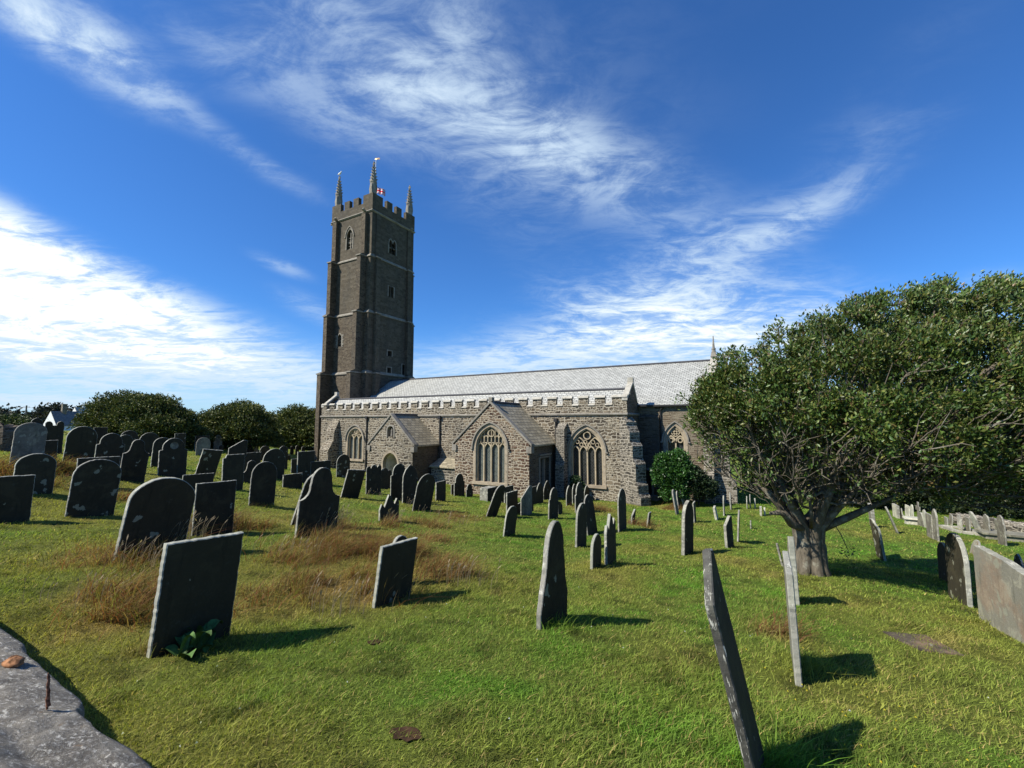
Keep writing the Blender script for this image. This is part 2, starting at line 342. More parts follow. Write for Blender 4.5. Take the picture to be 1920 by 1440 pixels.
M['roof_dark'] = slate_roof('dark_slates', (.1, .1, .11), (.18, .18, .19), .34, .22, .6)
def plain(name, c, rough=.7, spec=.3, metal=0.0, nsc=8, var=.3):
    m, t, b = mat(name, rough, spec); g = t.new('ShaderNodeNewGeometry').outputs['Position']
    cc = t.mix(t.smooth(t.noise(g, nsc, 4, .65), .3, .7), (*[x * (1 - var) for x in c], 1), (*[min(1, x * (1 + var)) for x in c], 1)); t.l.new(cc, b.inputs['Base Color'])
    b.inputs['Metallic'].default_value = metal; return m
M['ridge'] = plain('ridge_tile', (.06, .06, .065)); M['iron'] = plain('black_iron', (.025, .024, .024), .5); M['oak'] = plain('old_oak', (.03, .022, .016), .8)
M['lead'] = plain('lead_flashing', (.09, .09, .095), .6); M['gold'] = plain('gilt', (.75, .45, .2), .35, .5, .6); M['white_paint'] = plain('white_render', (.78, .78, .76), .8, .2, 0, 2, .06)
M['feather'] = plain('white_feather', (.75, .75, .74)); M['wood_pole'] = plain('grey_pole', (.13, .11, .09)); M['dark_in'] = plain('dark_interior', (.012, .012, .012), .9)
def glass(name, base, line, sc, rough=.12):
    m, t, b = mat(name, rough, .5); uv = t.new('ShaderNodeTexCoord').outputs['UV']
    mp = t.new('ShaderNodeMapping'); t.set(mp.inputs[0], uv); mp.inputs['Rotation'].default_value = (0, 0, R(45))
    n = t.new('ShaderNodeTexBrick'); t.set(n.inputs['Vector'], mp.outputs[0]); n.offset = 0; n.inputs['Scale'].default_value = sc; n.inputs['Brick Width'].default_value = 1; n.inputs['Row Height'].default_value = 1
    n.inputs['Mortar Size'].default_value = .09; n.inputs['Color1'].default_value = (*base, 1); n.inputs['Color2'].default_value = (*[c * 2.2 for c in base], 1); n.inputs['Mortar'].default_value = (*line, 1)
    cc = t.mix(t.math('MULTIPLY', t.smooth(t.vor(uv, 5.5).outputs[0], .1, .3), .5), n.outputs[0], (*[c * .5 for c in base], 1))
    t.l.new(cc, b.inputs['Base Color']); t.l.new(t.bump(t.noise(uv, 7, 2), .4, .02), b.inputs['Normal']); return m
M['glass'] = glass('leaded_glass', (.07, .08, .075), (.2, .21, .19), 7.5); M['glass_dark'] = glass('dark_leaded_glass', (.02, .022, .024), (.09, .09, .085), 6.5)
def slate_stone(name, c, edge=False, lich=.5, lsc=7.0, brown=0.0):
    m, t, b = mat(name, .8, .25); tc = t.new('ShaderNodeTexCoord'); oi = t.new('ShaderNodeObjectInfo')
    p = t.vmath('ADD', tc.outputs['Object'], t.vmath('SCALE', t.vmath('MULTIPLY', (7.3, 3.1, 5.7), (1, 1, 1)), scale=t.math('MULTIPLY', oi.outputs['Random'], 9.0)))
    n1 = t.noise(p, 2.2, 6, .7); n2 = t.noise(p, 30, 4, .7)
    cc = t.mix(t.smooth(n1, .3, .7), (*[x * .65 for x in c], 1), (*[x * 1.3 for x in c], 1))
    cc = t.mix(t.math('MULTIPLY', oi.outputs['Random'], .8), cc, (c[0] * 1.5, c[1] * 1.6, c[2] * 1.5, 1))
    cc = t.mix(t.math('MULTIPLY', t.smooth(t.noise(p, 3.2, 7, .72, .5), .5, .62), .6), cc, (c[0] * 2.1, c[1] * 2.2, c[2] * 2.0, 1))
    cc = t.mix(t.math('MULTIPLY', t.smooth(t.noise(t.vmath('MULTIPLY', p, (1.5, 1.5, .25)), 6, 5, .7), .52, .66), .45), cc, (c[0] * .4, c[1] * .45, c[2] * .4, 1))
    cc = t.mix(t.math('MULTIPLY', t.smooth(n2, .55, .72), .3), cc, (c[0] * 2.6, c[1] * 2.6, c[2] * 2.4, 1))
    if brown: cc = t.mix(t.math('MULTIPLY', t.smooth(t.noise(p, 1.5, 4, .6), .45, .6), brown), cc, (.26, .15, .09, 1))
    vz = t.vor(t.vmath('ADD', p, t.vmath('SCALE', t.vmath('SUBTRACT', t.new('ShaderNodeTexNoise').outputs[1], (.5, .5, .5)), scale=.3)), lsc)
    pick = t.new('ShaderNodeSeparateColor'); t.set(pick.inputs[0], vz.outputs['Color'])
    sz = t.math('MULTIPLY', pick.outputs[0], .5); on = t.math('GREATER_THAN', pick.outputs[1], 1 - lich * .32)
    spot = t.math('MULTIPLY', on, t.math('LESS_THAN', vz.outputs['Distance'], t.math('ADD', sz, t.math('MULTIPLY', t.math('SUBTRACT', t.noise(p, 13, 5, .7), .5), .9))))
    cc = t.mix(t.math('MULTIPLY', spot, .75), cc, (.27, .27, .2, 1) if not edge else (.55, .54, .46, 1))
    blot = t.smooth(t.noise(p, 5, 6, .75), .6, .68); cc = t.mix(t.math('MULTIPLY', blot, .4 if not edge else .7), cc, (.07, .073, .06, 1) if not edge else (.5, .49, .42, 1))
    t.l.new(cc, b.inputs['Base Color']); t.l.new(t.bump(t.math('ADD', n1, t.math('MULTIPLY', n2, .5)), .5, .02), b.inputs['Normal']); return m
M['slate'] = slate_stone('grave_slate', (.027, .0206, .012), lich=.2)
M['slate_spot'] = slate_stone('lichen_spotted_slate', (.03, .0245, .015), lich=1.9, lsc=4.5)
M['slate_edge'] = slate_stone('sunlit_weathered_edge', (.2, .19, .165), True, lich=.9, lsc=9)  # edges paler than faces: lichened wear plus a sunlit rim put into the colour
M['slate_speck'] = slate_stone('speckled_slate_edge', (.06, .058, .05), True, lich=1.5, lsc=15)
M['slate_pale'] = slate_stone('pale_weathered_slate', (.14, .128, .1), lich=1.2)
M['stone_white'] = slate_stone('white_lichened_stone', (.32, .3, .25), True, lich=.6)
M['slate_brown'] = slate_stone('brown_mottled_slate', (.17, .155, .125), lich=1.2, lsc=7, brown=.4)
M['ledger'] = slate_stone('sunk_ledger', (.075, .06, .045), lich=.4, brown=.35)
def coping_mat():
    m, t, b = mat('lichened_coping', .9, .2); g = t.new('ShaderNodeNewGeometry').outputs['Position']
    n1 = t.noise(g, 5, 8, .7, .4); n2 = t.noise(g, 48, 8, .78, .3); n3 = t.noise(g, 130, 4, .75)
    cc = t.mix(t.smooth(n1, .35, .65), (.16, .145, .122, 1), (.29, .265, .22, 1)); cc = t.mix(t.math('MULTIPLY', t.smooth(n2, .5, .58), .85), cc, (.36, .345, .31, 1))
    cc = t.mix(t.math('MULTIPLY', t.smooth(t.noise(g, 24, 8, .8, .4), .55, .6), 1.0), cc, (.68, .65, .57, 1)); cc = t.mix(t.math('MULTIPLY', t.math('SUBTRACT', 1.0, t.smooth(t.vor(t.vmath('ADD', g, t.vmath('SCALE', t.vmath('SUBTRACT', t.new('ShaderNodeTexNoise').outputs[1], (.5, .5, .5)), scale=.2)), 17, 'DISTANCE_TO_EDGE').outputs[0], .0, .05)), .22), cc, (.04, .037, .033, 1)); cc = t.mix(t.math('MULTIPLY', t.smooth(n3, .56, .68), .7), cc, (.045, .042, .038, 1))
    cc = t.mix(t.math('MULTIPLY', t.smooth(t.noise(g, 9, 5, .7), .64, .7), .6), cc, (.26, .17, .09, 1)); t.l.new(cc, b.inputs['Base Color'])
    t.l.new(t.bump(t.math('ADD', t.math('MULTIPLY', n2, .8), t.math('ADD', n1, t.math('MULTIPLY', n3, .4))), 1.0, .03), b.inputs['Normal']); return m
M['wallstone'] = coping_mat()
def attr_mat(name, rough, spec, transl=0.0, mulvar=.35, sheen=0.0):
    m, t, b = mat(name, rough, spec); a = t.new('ShaderNodeAttribute', attribute_name='col'); g = t.new('ShaderNodeNewGeometry')
    cc = t.mix(1.0, a.outputs['Color'], (.72, .76, .72, 1), 'MULTIPLY')
    cc = t.mix(t.noise(g.outputs['Position'], 3.0, 4, .7), cc, a.outputs['Color']); t.l.new(cc, b.inputs['Base Color'])
    if transl:
        tr = t.new('ShaderNodeBsdfTranslucent'); t.set(tr.inputs[0], t.mix(1.0, cc, (1.3, 1.35, .8, 1), 'MULTIPLY')); mx = t.new('ShaderNodeMixShader'); mx.inputs[0].default_value = transl
        t.l.new(b.outputs[0], mx.inputs[1]); t.l.new(tr.outputs[0], mx.inputs[2]); t.l.new(mx.outputs[0], m.node_tree.nodes['Material Output'].inputs[0])
    return m
M['grass'] = attr_mat('grass_blades', .7, .2, .38); M['leaf'] = attr_mat('leaves', .42, .45, .22); M['leaf_dark'] = attr_mat('dense_leaves', .6, .3, .12)
def bark(name, c):
    m, t, b = mat(name, .9, .2); g = t.new('ShaderNodeNewGeometry').outputs['Position']; n = t.noise(t.vmath('MULTIPLY', g, (1, 1, .35)), 16, 6, .7)
    cc = t.mix(t.smooth(n, .3, .7), (*[x * .5 for x in c], 1), (*c, 1)); cc = t.mix(t.math('MULTIPLY', t.smooth(t.noise(g, 4, 5, .7), .52, .66), .5), cc, (.3, .3, .24, 1))
    t.l.new(cc, b.inputs['Base Color']); t.l.new(t.bump(n, .9, .03), b.inputs['Normal']); return m
M['bark'] = bark('grey_bark', (.155, .132, .098)); M['bark_dark'] = bark('dark_bark', (.07, .06, .05))
def ground_mat():
    m, t, b = mat('turf', .95, .1); a = t.new('ShaderNodeAttribute', attribute_name='col'); g = t.new('ShaderNodeNewGeometry').outputs['Position']
    n1 = t.noise(g, 9, 6, .8); n2 = t.noise(g, 45, 4, .75)
    cc = t.mix(t.smooth(n1, .3, .7), t.mix(1.0, a.outputs['Color'], (.5, .55, .5, 1), 'MULTIPLY'), a.outputs['Color'])
    cc = t.mix(t.math('MULTIPLY', t.smooth(n2, .5, .75), .35), cc, (.12, .11, .03, 1)); t.l.new(cc, b.inputs['Base Color'])
    t.l.new(t.bump(t.math('ADD', t.math('MULTIPLY', n1, .8), n2), 1.0, .06), b.inputs['Normal']); return m
M['turf'] = ground_mat(); M['earth'] = plain('bare_earth', (.045, .025, .014), .95, .1, 0, 20)

# ---------------------------------------------------------------- ground
GREEN, LUSH, OLIVE, STRAW = np.array([.175, .225, .042]), np.array([.125, .245, .028]), np.array([.25, .24, .055]), np.array([.36, .28, .1])
TAN = np.array([.33, .19, .075])
DRY = []   # (X, Z, radius, strength) patches of longer, dry grass
for (px, py, rad, s) in ((215, 1165, .42, .9), (285, 1222, .2, .7), (235, 1110, .6, 1), (250, 1040, .8, .8), (390, 990, .8, 1), (480, 990, .5, .5), (640, 1030, 1.0, 1), (740, 1035, .8, .9), (830, 1075, .55, 1), (620, 1100, .7, 1), (700, 1120, .5, 1), (560, 1050, .6, .7), (620, 990, .7, .8),
                      (800, 985, .6, .9), (800, 1010, .7, .5), (725, 985, .5, .8), (115, 880, .9, .8), (20, 880, 1.0, .8), (60, 905, .6, .5), (225, 935, .5, .6), (1110, 955, 1.0, .7), (1200, 985, .7, .8), (1262, 955, .6, .9), (450, 1130, .5, .5), (1462, 1190, .3, .7), (860, 970, 1.0, .4)):
    X, Z = hit(px, py); DRY.append((X, Z, rad, s))
def dryness(X, Z):
    d = np.zeros(np.shape(X))
    for (a, b, r, s) in DRY: d = np.maximum(d, s * np.exp(-(((X - a) ** 2 + (Z - b) ** 2) / r ** 2)))
    return np.clip(d * (.55 + .9 * fbm(X, Z, 2.5, 31, 3)), 0, 1)
def grass_col(X, Z):
    a = fbm(X, Z, .55, 3, 4); b = fbm(X, Z, 2.3, 17, 3); c = fbm(X, Z, .22, 23, 3)
    side = np.clip((X + 1.0) / 9, -.6, 1)                      # greener to the right of the yard, yellower to the left
    t = np.clip((a - .5) * 2.6 + .36 - side * .34 + (c - .5) * .8, 0, 1)[:, None]; l = np.clip((b - .45) * 2.5 + side * .25, 0, 1)[:, None]
    o = GREEN * (1 - l) + LUSH * l; o = o * (1 - t) + OLIVE * t
    s = np.clip((b - .66) * 3.5 + (a - .55) * 1.5, 0, .7)[:, None] * t; o = o * (1 - s) + STRAW * s
    d = dryness(X, Z)[:, None]; o = o * (1 - d) + (TAN * .6 + STRAW * .4) * d
    if PATHL: k = .6 * np.exp(-(seg_d(X, Z, PATHL) / .24) ** 2)[:, None]; o = o * (1 - k) + np.array([.07, .05, .025]) * k
    o = o * (1 - .45 * np.clip((fbm(X, Z, 4.5, 77, 2) - .58) * 5, 0, 1))[:, None]  # dark spots in the colour stand for shade in turf hollows
    return o * np.array([1.2, 1.24, 1.1])
def set_col(me, c):
    at_ = me.color_attributes.new('col', 'FLOAT_COLOR', 'POINT'); at_.data.foreach_set('color', np.concatenate([c, np.ones((len(c), 1))], 1).astype(np.float32).ravel())
def build_ground():
    th = np.concatenate([np.linspace(-math.pi, -1.25, 50)[:-1], np.linspace(-1.25, 1.25, 620), np.linspace(1.25, math.pi, 50)[1:-1]])
    r = np.concatenate([np.geomspace(.25, 60, 300), np.geomspace(62, 3500, 46)])
    T, RR = np.meshgrid(th, r); X = (RR * np.sin(T)).ravel(); Z = (RR * np.cos(T)).ravel(); E, N = to_en(X, Z); U = CAM[2] - drop(X, Z)
    n, m = len(th), len(r); i = np.arange(m - 1)[:, None] * n + np.arange(n)[None]; j = np.arange(m - 1)[:, None] * n + (np.arange(n) + 1)[None] % n
    q = np.stack([i, j, j + n, i + n], -1).reshape(-1, 4)
    vs = np.stack([E, N, U], 1) * K; v0 = np.array([[CAM[0], CAM[1], float(CAM[2] - drop(0., 0.))]]) * K
    me = bpy.data.meshes.new('ground'); nv = len(vs)
    tri = np.stack([np.full(n, nv), (np.arange(n) + 1) % n, np.arange(n)], 1)
    me.from_pydata(np.concatenate([vs, v0]).tolist(), [], q[:, ::-1].tolist() + tri[:, ::-1].tolist()); me.update()
    c = grass_col(X, Z); c = np.concatenate([c, c[:1]]) * .8; set_col(me, c); me.materials.append(M['turf'])
    me.polygons.foreach_set('use_smooth', [True] * len(me.polygons))
    o = bpy.data.objects.new('ground', me); col.objects.link(o); tag(o, 'rough mown churchyard grass falling away towards the church', 'ground', None, 'structure')
    if me.polygons[1000].normal.z < 0: me.flip_normals()
build_ground()
rng = np.random.default_rng(7)
def inside_church(E, N): return ((E > -36.5) & (E < 5.5) & (N > .0)) | ((E > -10.8) & (E < -5) & (N > -3.9)) | ((E > -20.1) & (E < -15.3) & (N > -3))
def blades(X, Z, hgt, wid, bend, c, segs=1, wind=(.5, .15), extra_z=0.0):
    n = len(X); E, N = to_en(X, Z); U = CAM[2] - drop(X, Z) - .01 + extra_z
    a = rng.uniform(0, 2 * math.pi, n); tx, ty = np.cos(a), np.sin(a); b = rng.uniform(0, 2 * math.pi, n); bx = np.cos(b) * bend + wind[0] * bend; by = np.sin(b) * bend + wind[1] * bend
    rows = []
    for k in range(segs + 1):
        t = k / segs; w = wid * (1 - t) ** .7 * .5; px = E + bx * hgt * t ** 1.7; py = N + by * hgt * t ** 1.7; pz = U + hgt * t * (1 - .25 * bend * t)
        if k < segs: rows += [np.stack([px - tx * w, py - ty * w, pz], 1), np.stack([px + tx * w, py + ty * w, pz], 1)]
        else: rows += [np.stack([px, py, pz], 1)]
    V = np.stack(rows, 1); nv = V.shape[1]; base = np.arange(n)[:, None] * nv; F_ = []
    for k in range(segs - 1): F_ += [base + np.array([[2 * k, 2 * k + 1, 2 * k + 3]]), base + np.array([[2 * k, 2 * k + 3, 2 * k + 2]])]
    F_.append(base + np.array([[2 * segs - 2, 2 * segs - 1, 2 * segs]]))
    return V.reshape(-1, 3), np.concatenate(F_), np.repeat(c, nv, axis=0)
def mesh_tris(name, parts, mtl):
    off = 0; Vs, Fs, Cs = [], [], []
    for v, f, c in parts: Vs.append(v); Fs.append(f + off); Cs.append(c); off += len(v)
    V = np.concatenate(Vs) * K; Fc = np.concatenate(Fs).astype(np.int32); me = bpy.data.meshes.new(name)
    me.vertices.add(len(V)); me.vertices.foreach_set('co', V.astype(np.float32).ravel()); me.loops.add(len(Fc) * 3); me.loops.foreach_set('vertex_index', Fc.ravel())
    me.polygons.add(len(Fc)); me.polygons.foreach_set('loop_start', np.arange(0, len(Fc) * 3, 3, dtype=np.int32)); me.polygons.foreach_set('loop_total', np.full(len(Fc), 3, np.int32)); me.update(calc_edges=True)
    set_col(me, np.concatenate(Cs)); me.materials.append(mtl); o = bpy.data.objects.new(name, me); col.objects.link(o); return o
def sector(n, r0, r1, half=1.1):
    r = np.sqrt(rng.uniform(r0 ** 2, r1 ** 2, n)); t = rng.uniform(-half, half, n); X, Z = r * np.sin(t), r * np.cos(t); E, N = to_en(X, Z); ok = ~inside_church(E, N); return X[ok], Z[ok]
def build_grass():
    P = []
    for (n, r0, r1, h, w, sg) in ((150000, .9, 4.5, .045, .007, 2), (170000, 4.5, 9, .05, .010, 1), (150000, 9, 17, .055, .018, 1), (110000, 17, 34, .07, .04, 1), (40000, 34, 60, .1, .09, 1)):
        X, Z = sector(n, r0, r1); c = grass_col(X, Z); lum = rng.uniform(.45, 1.5, len(X))[:, None]; st = (rng.random(len(X)) < .1)[:, None]
        c = np.where(st, STRAW * 1.1, c) * lum; hv = h * rng.uniform(.45, 1.35, len(X)) * (.6 + .8 * fbm(X, Z, 1.3, 41, 2)); P.append(blades(X, Z, hv, w * rng.uniform(.7, 1.3, len(X)), rng.uniform(.3, 1.2, len(X)), c, sg))
    tag(mesh_tris('grass', P, M['grass']), 'short rough green and yellow grass over the whole churchyard', 'grass', None, 'stuff')
    P = []
    for (n, px, py, sp, c) in ((90, 1690, 1330, .9, (.75, .6, .05)), (40, 1500, 1380, .7, (.75, .6, .05)), (30, 1250, 1180, 1.0, (.7, .7, .65)), (40, 600, 1330, 1.2, (.7, .7, .65))):
        a, b = hit(px, py); q = rng.normal(0, sp, (n, 2)); X = a + q[:, 0]; Z = np.maximum(1.2, b + q[:, 1]); P.append(blades(X, Z, np.full(n, .012), np.full(n, .016), np.zeros(n), np.tile(np.array(c), (n, 1)), 1, (.5, .15), .045))
    for (a, b, r, s) in DRY:
        n = int(4600 * r * r * s * (1 if b < 9 else .55)); q = rng.normal(0, r * .47, (n, 2)); X = a + q[:, 0]; Z = b + q[:, 1]; f = fbm(X, Z, 2.6, 51, 3); ok = f > .42; X, Z, f = X[ok], Z[ok], f[ok]
        m = len(X); hv = (.1 + .46 * s * rng.random(m) ** 1.5) * (.4 + f); mixv = rng.random(m)[:, None]; c = TAN * .9 * mixv + STRAW * .8 * (1 - mixv); gr = (rng.random(m) < .3)[:, None]; c = np.where(gr, OLIVE, c); rd = (rng.random(m) < .34)[:, None]; c = np.where(rd, np.array([.25, .1, .045]), c)
        P.append(blades(X, Z, hv, .008 * rng.uniform(.6, 1.4, m) * (1 if b < 9 else 1.7), rng.uniform(.3, 1.4, m), c * rng.uniform(.55, 1.2, m)[:, None], 3, (.8, .3)))
        k = int(38 * r * s); q = rng.normal(0, r * .5, (k, 2)); X = a + q[:, 0]; Z = b + q[:, 1]; hv = rng.uniform(.2, .42, k)
        P.append(blades(X, Z, hv, np.full(k, .007), rng.uniform(.1, .4, k), np.tile(np.array([.3, .22, .12]), (k, 1)) * rng.uniform(.6, 1.1, (k, 1)), 4, (.9, .2)))
    for (px, py) in ((1015, 1175), (1045, 1178), (445, 1190), (1420, 1430), (1440, 1420), (1500, 1258), (1510, 1250), (715, 1125), (760, 1115), (490, 948), (510, 950), (950, 1004), (960, 1005), (1110, 1063), (1145, 1055), (1090, 1024), (1290, 1036), (350, 1200), (300, 1220), (140, 966), (200, 966), (600, 1000), (1800, 1130), (1860, 1170), (1530, 1075), (1500, 1085)):
        a, b = hit(px, py); k = 110; q = rng.normal(0, .16, (k, 2)); X = a + q[:, 0]; Z = b + q[:, 1] * .6; c = grass_col(X, Z)
        P.append(blades(X, Z, rng.uniform(.06, .2, k), np.full(k, .008), rng.uniform(.3, 1.2, k), c * rng.uniform(.6, 1.3, (k, 1)), 3))
    for (px, py, k, hh) in ((300, 1030, 80, .5), (340, 1012, 50, .5), (250, 1060, 40, .4), (400, 998, 40, .45), (600, 998, 70, .5), (632, 985, 60, .5), (735, 980, 30, .45), (700, 935, 18, .45), (808, 966, 16, .4), (770, 950, 16, .4), (650, 1150, 22, .4), (865, 1095, 30, .4), (700, 1125, 14, .4), (180, 1130, 30, .35), (860, 985, 20, .4), (1215, 985, 14, .35), (1188, 985, 12, .35), (560, 1045, 25, .35)):
        a, b = hit(px, py); q = rng.normal(0, .26, (k, 2)); X = a + q[:, 0]; Z = b + q[:, 1] * .5; E, N = to_en(X, Z); U = CAM[2] - drop(X, Z); h = hh * rng.uniform(.6, 1.15, k); an = rng.normal(.6, .5, k); bd = rng.uniform(.1, .55, k); cu = lambda t: np.stack([E + np.cos(an) * bd * h * t ** 2.2, N + np.sin(an) * bd * h * t ** 2.2, U + h * t * (1 - .3 * bd * t)], 1)
        sd_ = np.stack([np.full(k, FY), np.full(k, -FX), np.zeros(k)], 1); V = []; ts = [0, .4, .7, .82]; wd = [.003, .0028, .0022, .002]
        for t_, w_ in zip(ts, wd): V += [cu(t_) - sd_ * w_, cu(t_) + sd_ * w_]
        for t_, w_ in ((.82, .004), (.92, .011), (1.0, .002)): V += [cu(t_) - sd_ * w_ - np.array([0, 0, w_]), cu(t_) + sd_ * w_]
        V = np.stack(V, 1); nv = V.shape[1]; bs = np.arange(k)[:, None] * nv; F_ = []
        for j in (0, 1, 2, 4, 5): F_ += [bs + np.array([[2 * j, 2 * j + 1, 2 * j + 3]]), bs + np.array([[2 * j, 2 * j + 3, 2 * j + 2]])]
        P.append((V.reshape(-1, 3), np.concatenate(F_), np.repeat(np.array([.36, .28, .19]) * rng.uniform(.6, 1.15, (k, 1)), nv, axis=0)))
    tag(mesh_tris('long_grass', P, M['grass']), 'tawny long dry grass left unmown around the graves', 'long grass', None, 'stuff')
build_grass()
#@@CHURCH
Z0 = 6.0
church = empty('parish_church', (-15, 0, 0), 'long rubble stone church with tall pinnacled tower and battlemented aisle', 'church'); PARENT_AT['parish_church'] = (-15, 0, 0)
def gothic(w, s, a, n=9, cx=0.0, z0=None):
    "arch points left spring -> apex -> right spring; with z0 also the jamb feet"
    r = (w * w / 4 + (a - s) ** 2) / w; c = -w / 2 + r; e = math.atan2(a - s, -c); L = []
    for i in range(n + 1):
        t = math.pi + (e - math.pi) * i / n; L.append((cx + c + r * math.cos(t), s + r * math.sin(t)))
    L[-1] = (cx, a); Rr = [(2 * cx - x, z) for x, z in L[:-1]][::-1]; pts = L + Rr
    return ([(cx - w / 2, z0)] if z0 is not None else []) + pts + ([(cx + w / 2, z0)] if z0 is not None else [])
def circ(cx, cz, r, n=16): return [(cx + r * math.cos(2 * math.pi * i / n), cz + r * math.sin(2 * math.pi * i / n)) for i in range(n)]
def frame(o, u): 
    u = Vector(u); return Vector(o), u, u.cross(Vector((0, 0, 1)))
WINS = 0
def window(fr, cx, w, sill, spring, apex, lights, gl='glass_dark', hood=True, style='perp', mt='tracery', depth=.3):
    a = gothic(w, spring, apex, 10, cx, sill); m = MB()
    m.bar(fr, gothic(w + .2, spring, apex + .1, 10, cx, sill), .2, -.02, .03); o, u, n = fr
    m.bar(fr, [(cx - w / 2 - .25, sill - .08), (cx + w / 2 + .25, sill - .08)], .18, -.02, .13)
    win = m.build('window', M['dressed'], church); PARENT_AT[win.name] = PARENT_AT['parish_church']
    g = MB(); z = Vector((0, 0, 1)); g.add([o + u * p[0] + z * p[1] - n * (depth - .03) for p in a], [tuple(range(len(a)))[::-1]]); g.build('glass', M[gl], win, recalc=False)
    t = MB(); lw = w / lights; d0, d1 = -depth + .04, -depth + .2; hs = spring - .05
    t.bar(fr, gothic(w - .06, spring, apex - .04, 10, cx, sill), .09, d0, d1 + .04)
    for i in range(1, lights): 
        x = cx - w / 2 + lw * i; zt = hs + .35
        t.bar(fr, [(x, sill), (x, zt if style == 'perp' else hs + .05)], .085, d0, d1)
    for i in range(lights): t.bar(fr, gothic(lw * .95, hs, hs + lw * .75, 5, cx - w / 2 + lw * (i + .5)), .065, d0, d1 - .03)
    if style == 'perp':
        r = (w * w / 4 + (apex - spring) ** 2) / w
        def top(x): 
            q = abs(x - cx); return spring + math.sqrt(max(r * r - (q + r - w / 2) ** 2, 0))
        zs = hs + lw * .75
        for i in range(2 * lights - 1):
            x = cx - w / 2 + lw * .5 * (i + 1); zt = top(x)
            if zt > zs + .12: t.bar(fr, [(x, zs - .05), (x, zt)], .05, d0, d1 - .03)
        for i in range(2 * lights):
            x = cx - w / 2 + lw * .5 * (i + .5); zz = zs + .28
            if top(x) > zz + .2: t.bar(fr, gothic(lw * .5, zz, zz + .2, 4, x), .045, d0, d1 - .04)
        t.bar(fr, circ(cx, apex - (apex - spring) * .3, w * .1), .055, d0, d1, 0, True)
        t.bar(fr, [(cx - w * .3, zs + .02), (cx + w * .3, zs + .02)], .05, d0, d1 - .03)
    elif style == 'flow':
        for sx in (-1, 1): t.bar(fr, gothic(w * .5, spring, spring + (apex - spring) * .62, 7, cx + sx * w * .25), .07, d0, d1)
        for i in range(2 * lights): 
            x = cx - w / 2 + lw * .5 * (i + .5)
            if abs(x - cx) < w * .42: t.bar(fr, circ(x, hs + lw * .95 + (.18 if i % 2 else 0), lw * .22, 10), .045, d0, d1 - .02, 0, True)
        t.bar(fr, circ(cx, apex - (apex - spring) * .3, w * .11, 14), .06, d0, d1, 0, True)
    elif style == 'quatre':
        cz = apex - (apex - spring) * .42
        for k in range(4): t.bar(fr, circ(cx + .13 * math.cos(k * math.pi / 2), cz + .13 * math.sin(k * math.pi / 2), .13, 12), .07, d0, d1 + .02, 0, True)
        for sx in (-1, 1): t.bar(fr, circ(cx + sx * w * .25, spring + .12, .14, 10), .07, d0, d1, 0, True); t.bar(fr, gothic(w * .5, spring - .05, spring + .42, 6, cx + sx * w * .25), .1, d0, d1 + .02)
    t.build('tracery', M[mt], win)
    if hood:
        h = MB(); ha = gothic(w + .5, spring, apex + .28, 10, cx); h.bar(fr, [(ha[0][0] - .12, ha[0][1])] + ha + [(ha[-1][0] + .12, ha[-1][1])], .09, .0, .13); h.build('hood_mould', M['dressed_grey'], win)
    return a
def butt(m, o, d, w, prof, mi=0):
    "buttress: o=(E,N) foot centre on the wall, d=outward direction, w=width, prof=[(projection, height)...] outline from foot to top"
    d = Vector((d[0], d[1], 0)).normalized(); p = Vector((-d.y, d.x, 0)); o = Vector((o[0], o[1], 0)); n = len(prof)
    A = [o + d * q + p * (-w / 2) + Vector((0, 0, z)) for q, z in prof]; B = [o + d * q + p * (w / 2) + Vector((0, 0, z)) for q, z in prof]
    m.add(A + B, [tuple(range(n)), tuple(range(n, 2 * n))[::-1]] + [(i, n + i, n + (i + 1) % n, (i + 1) % n) for i in range(n)], mi)
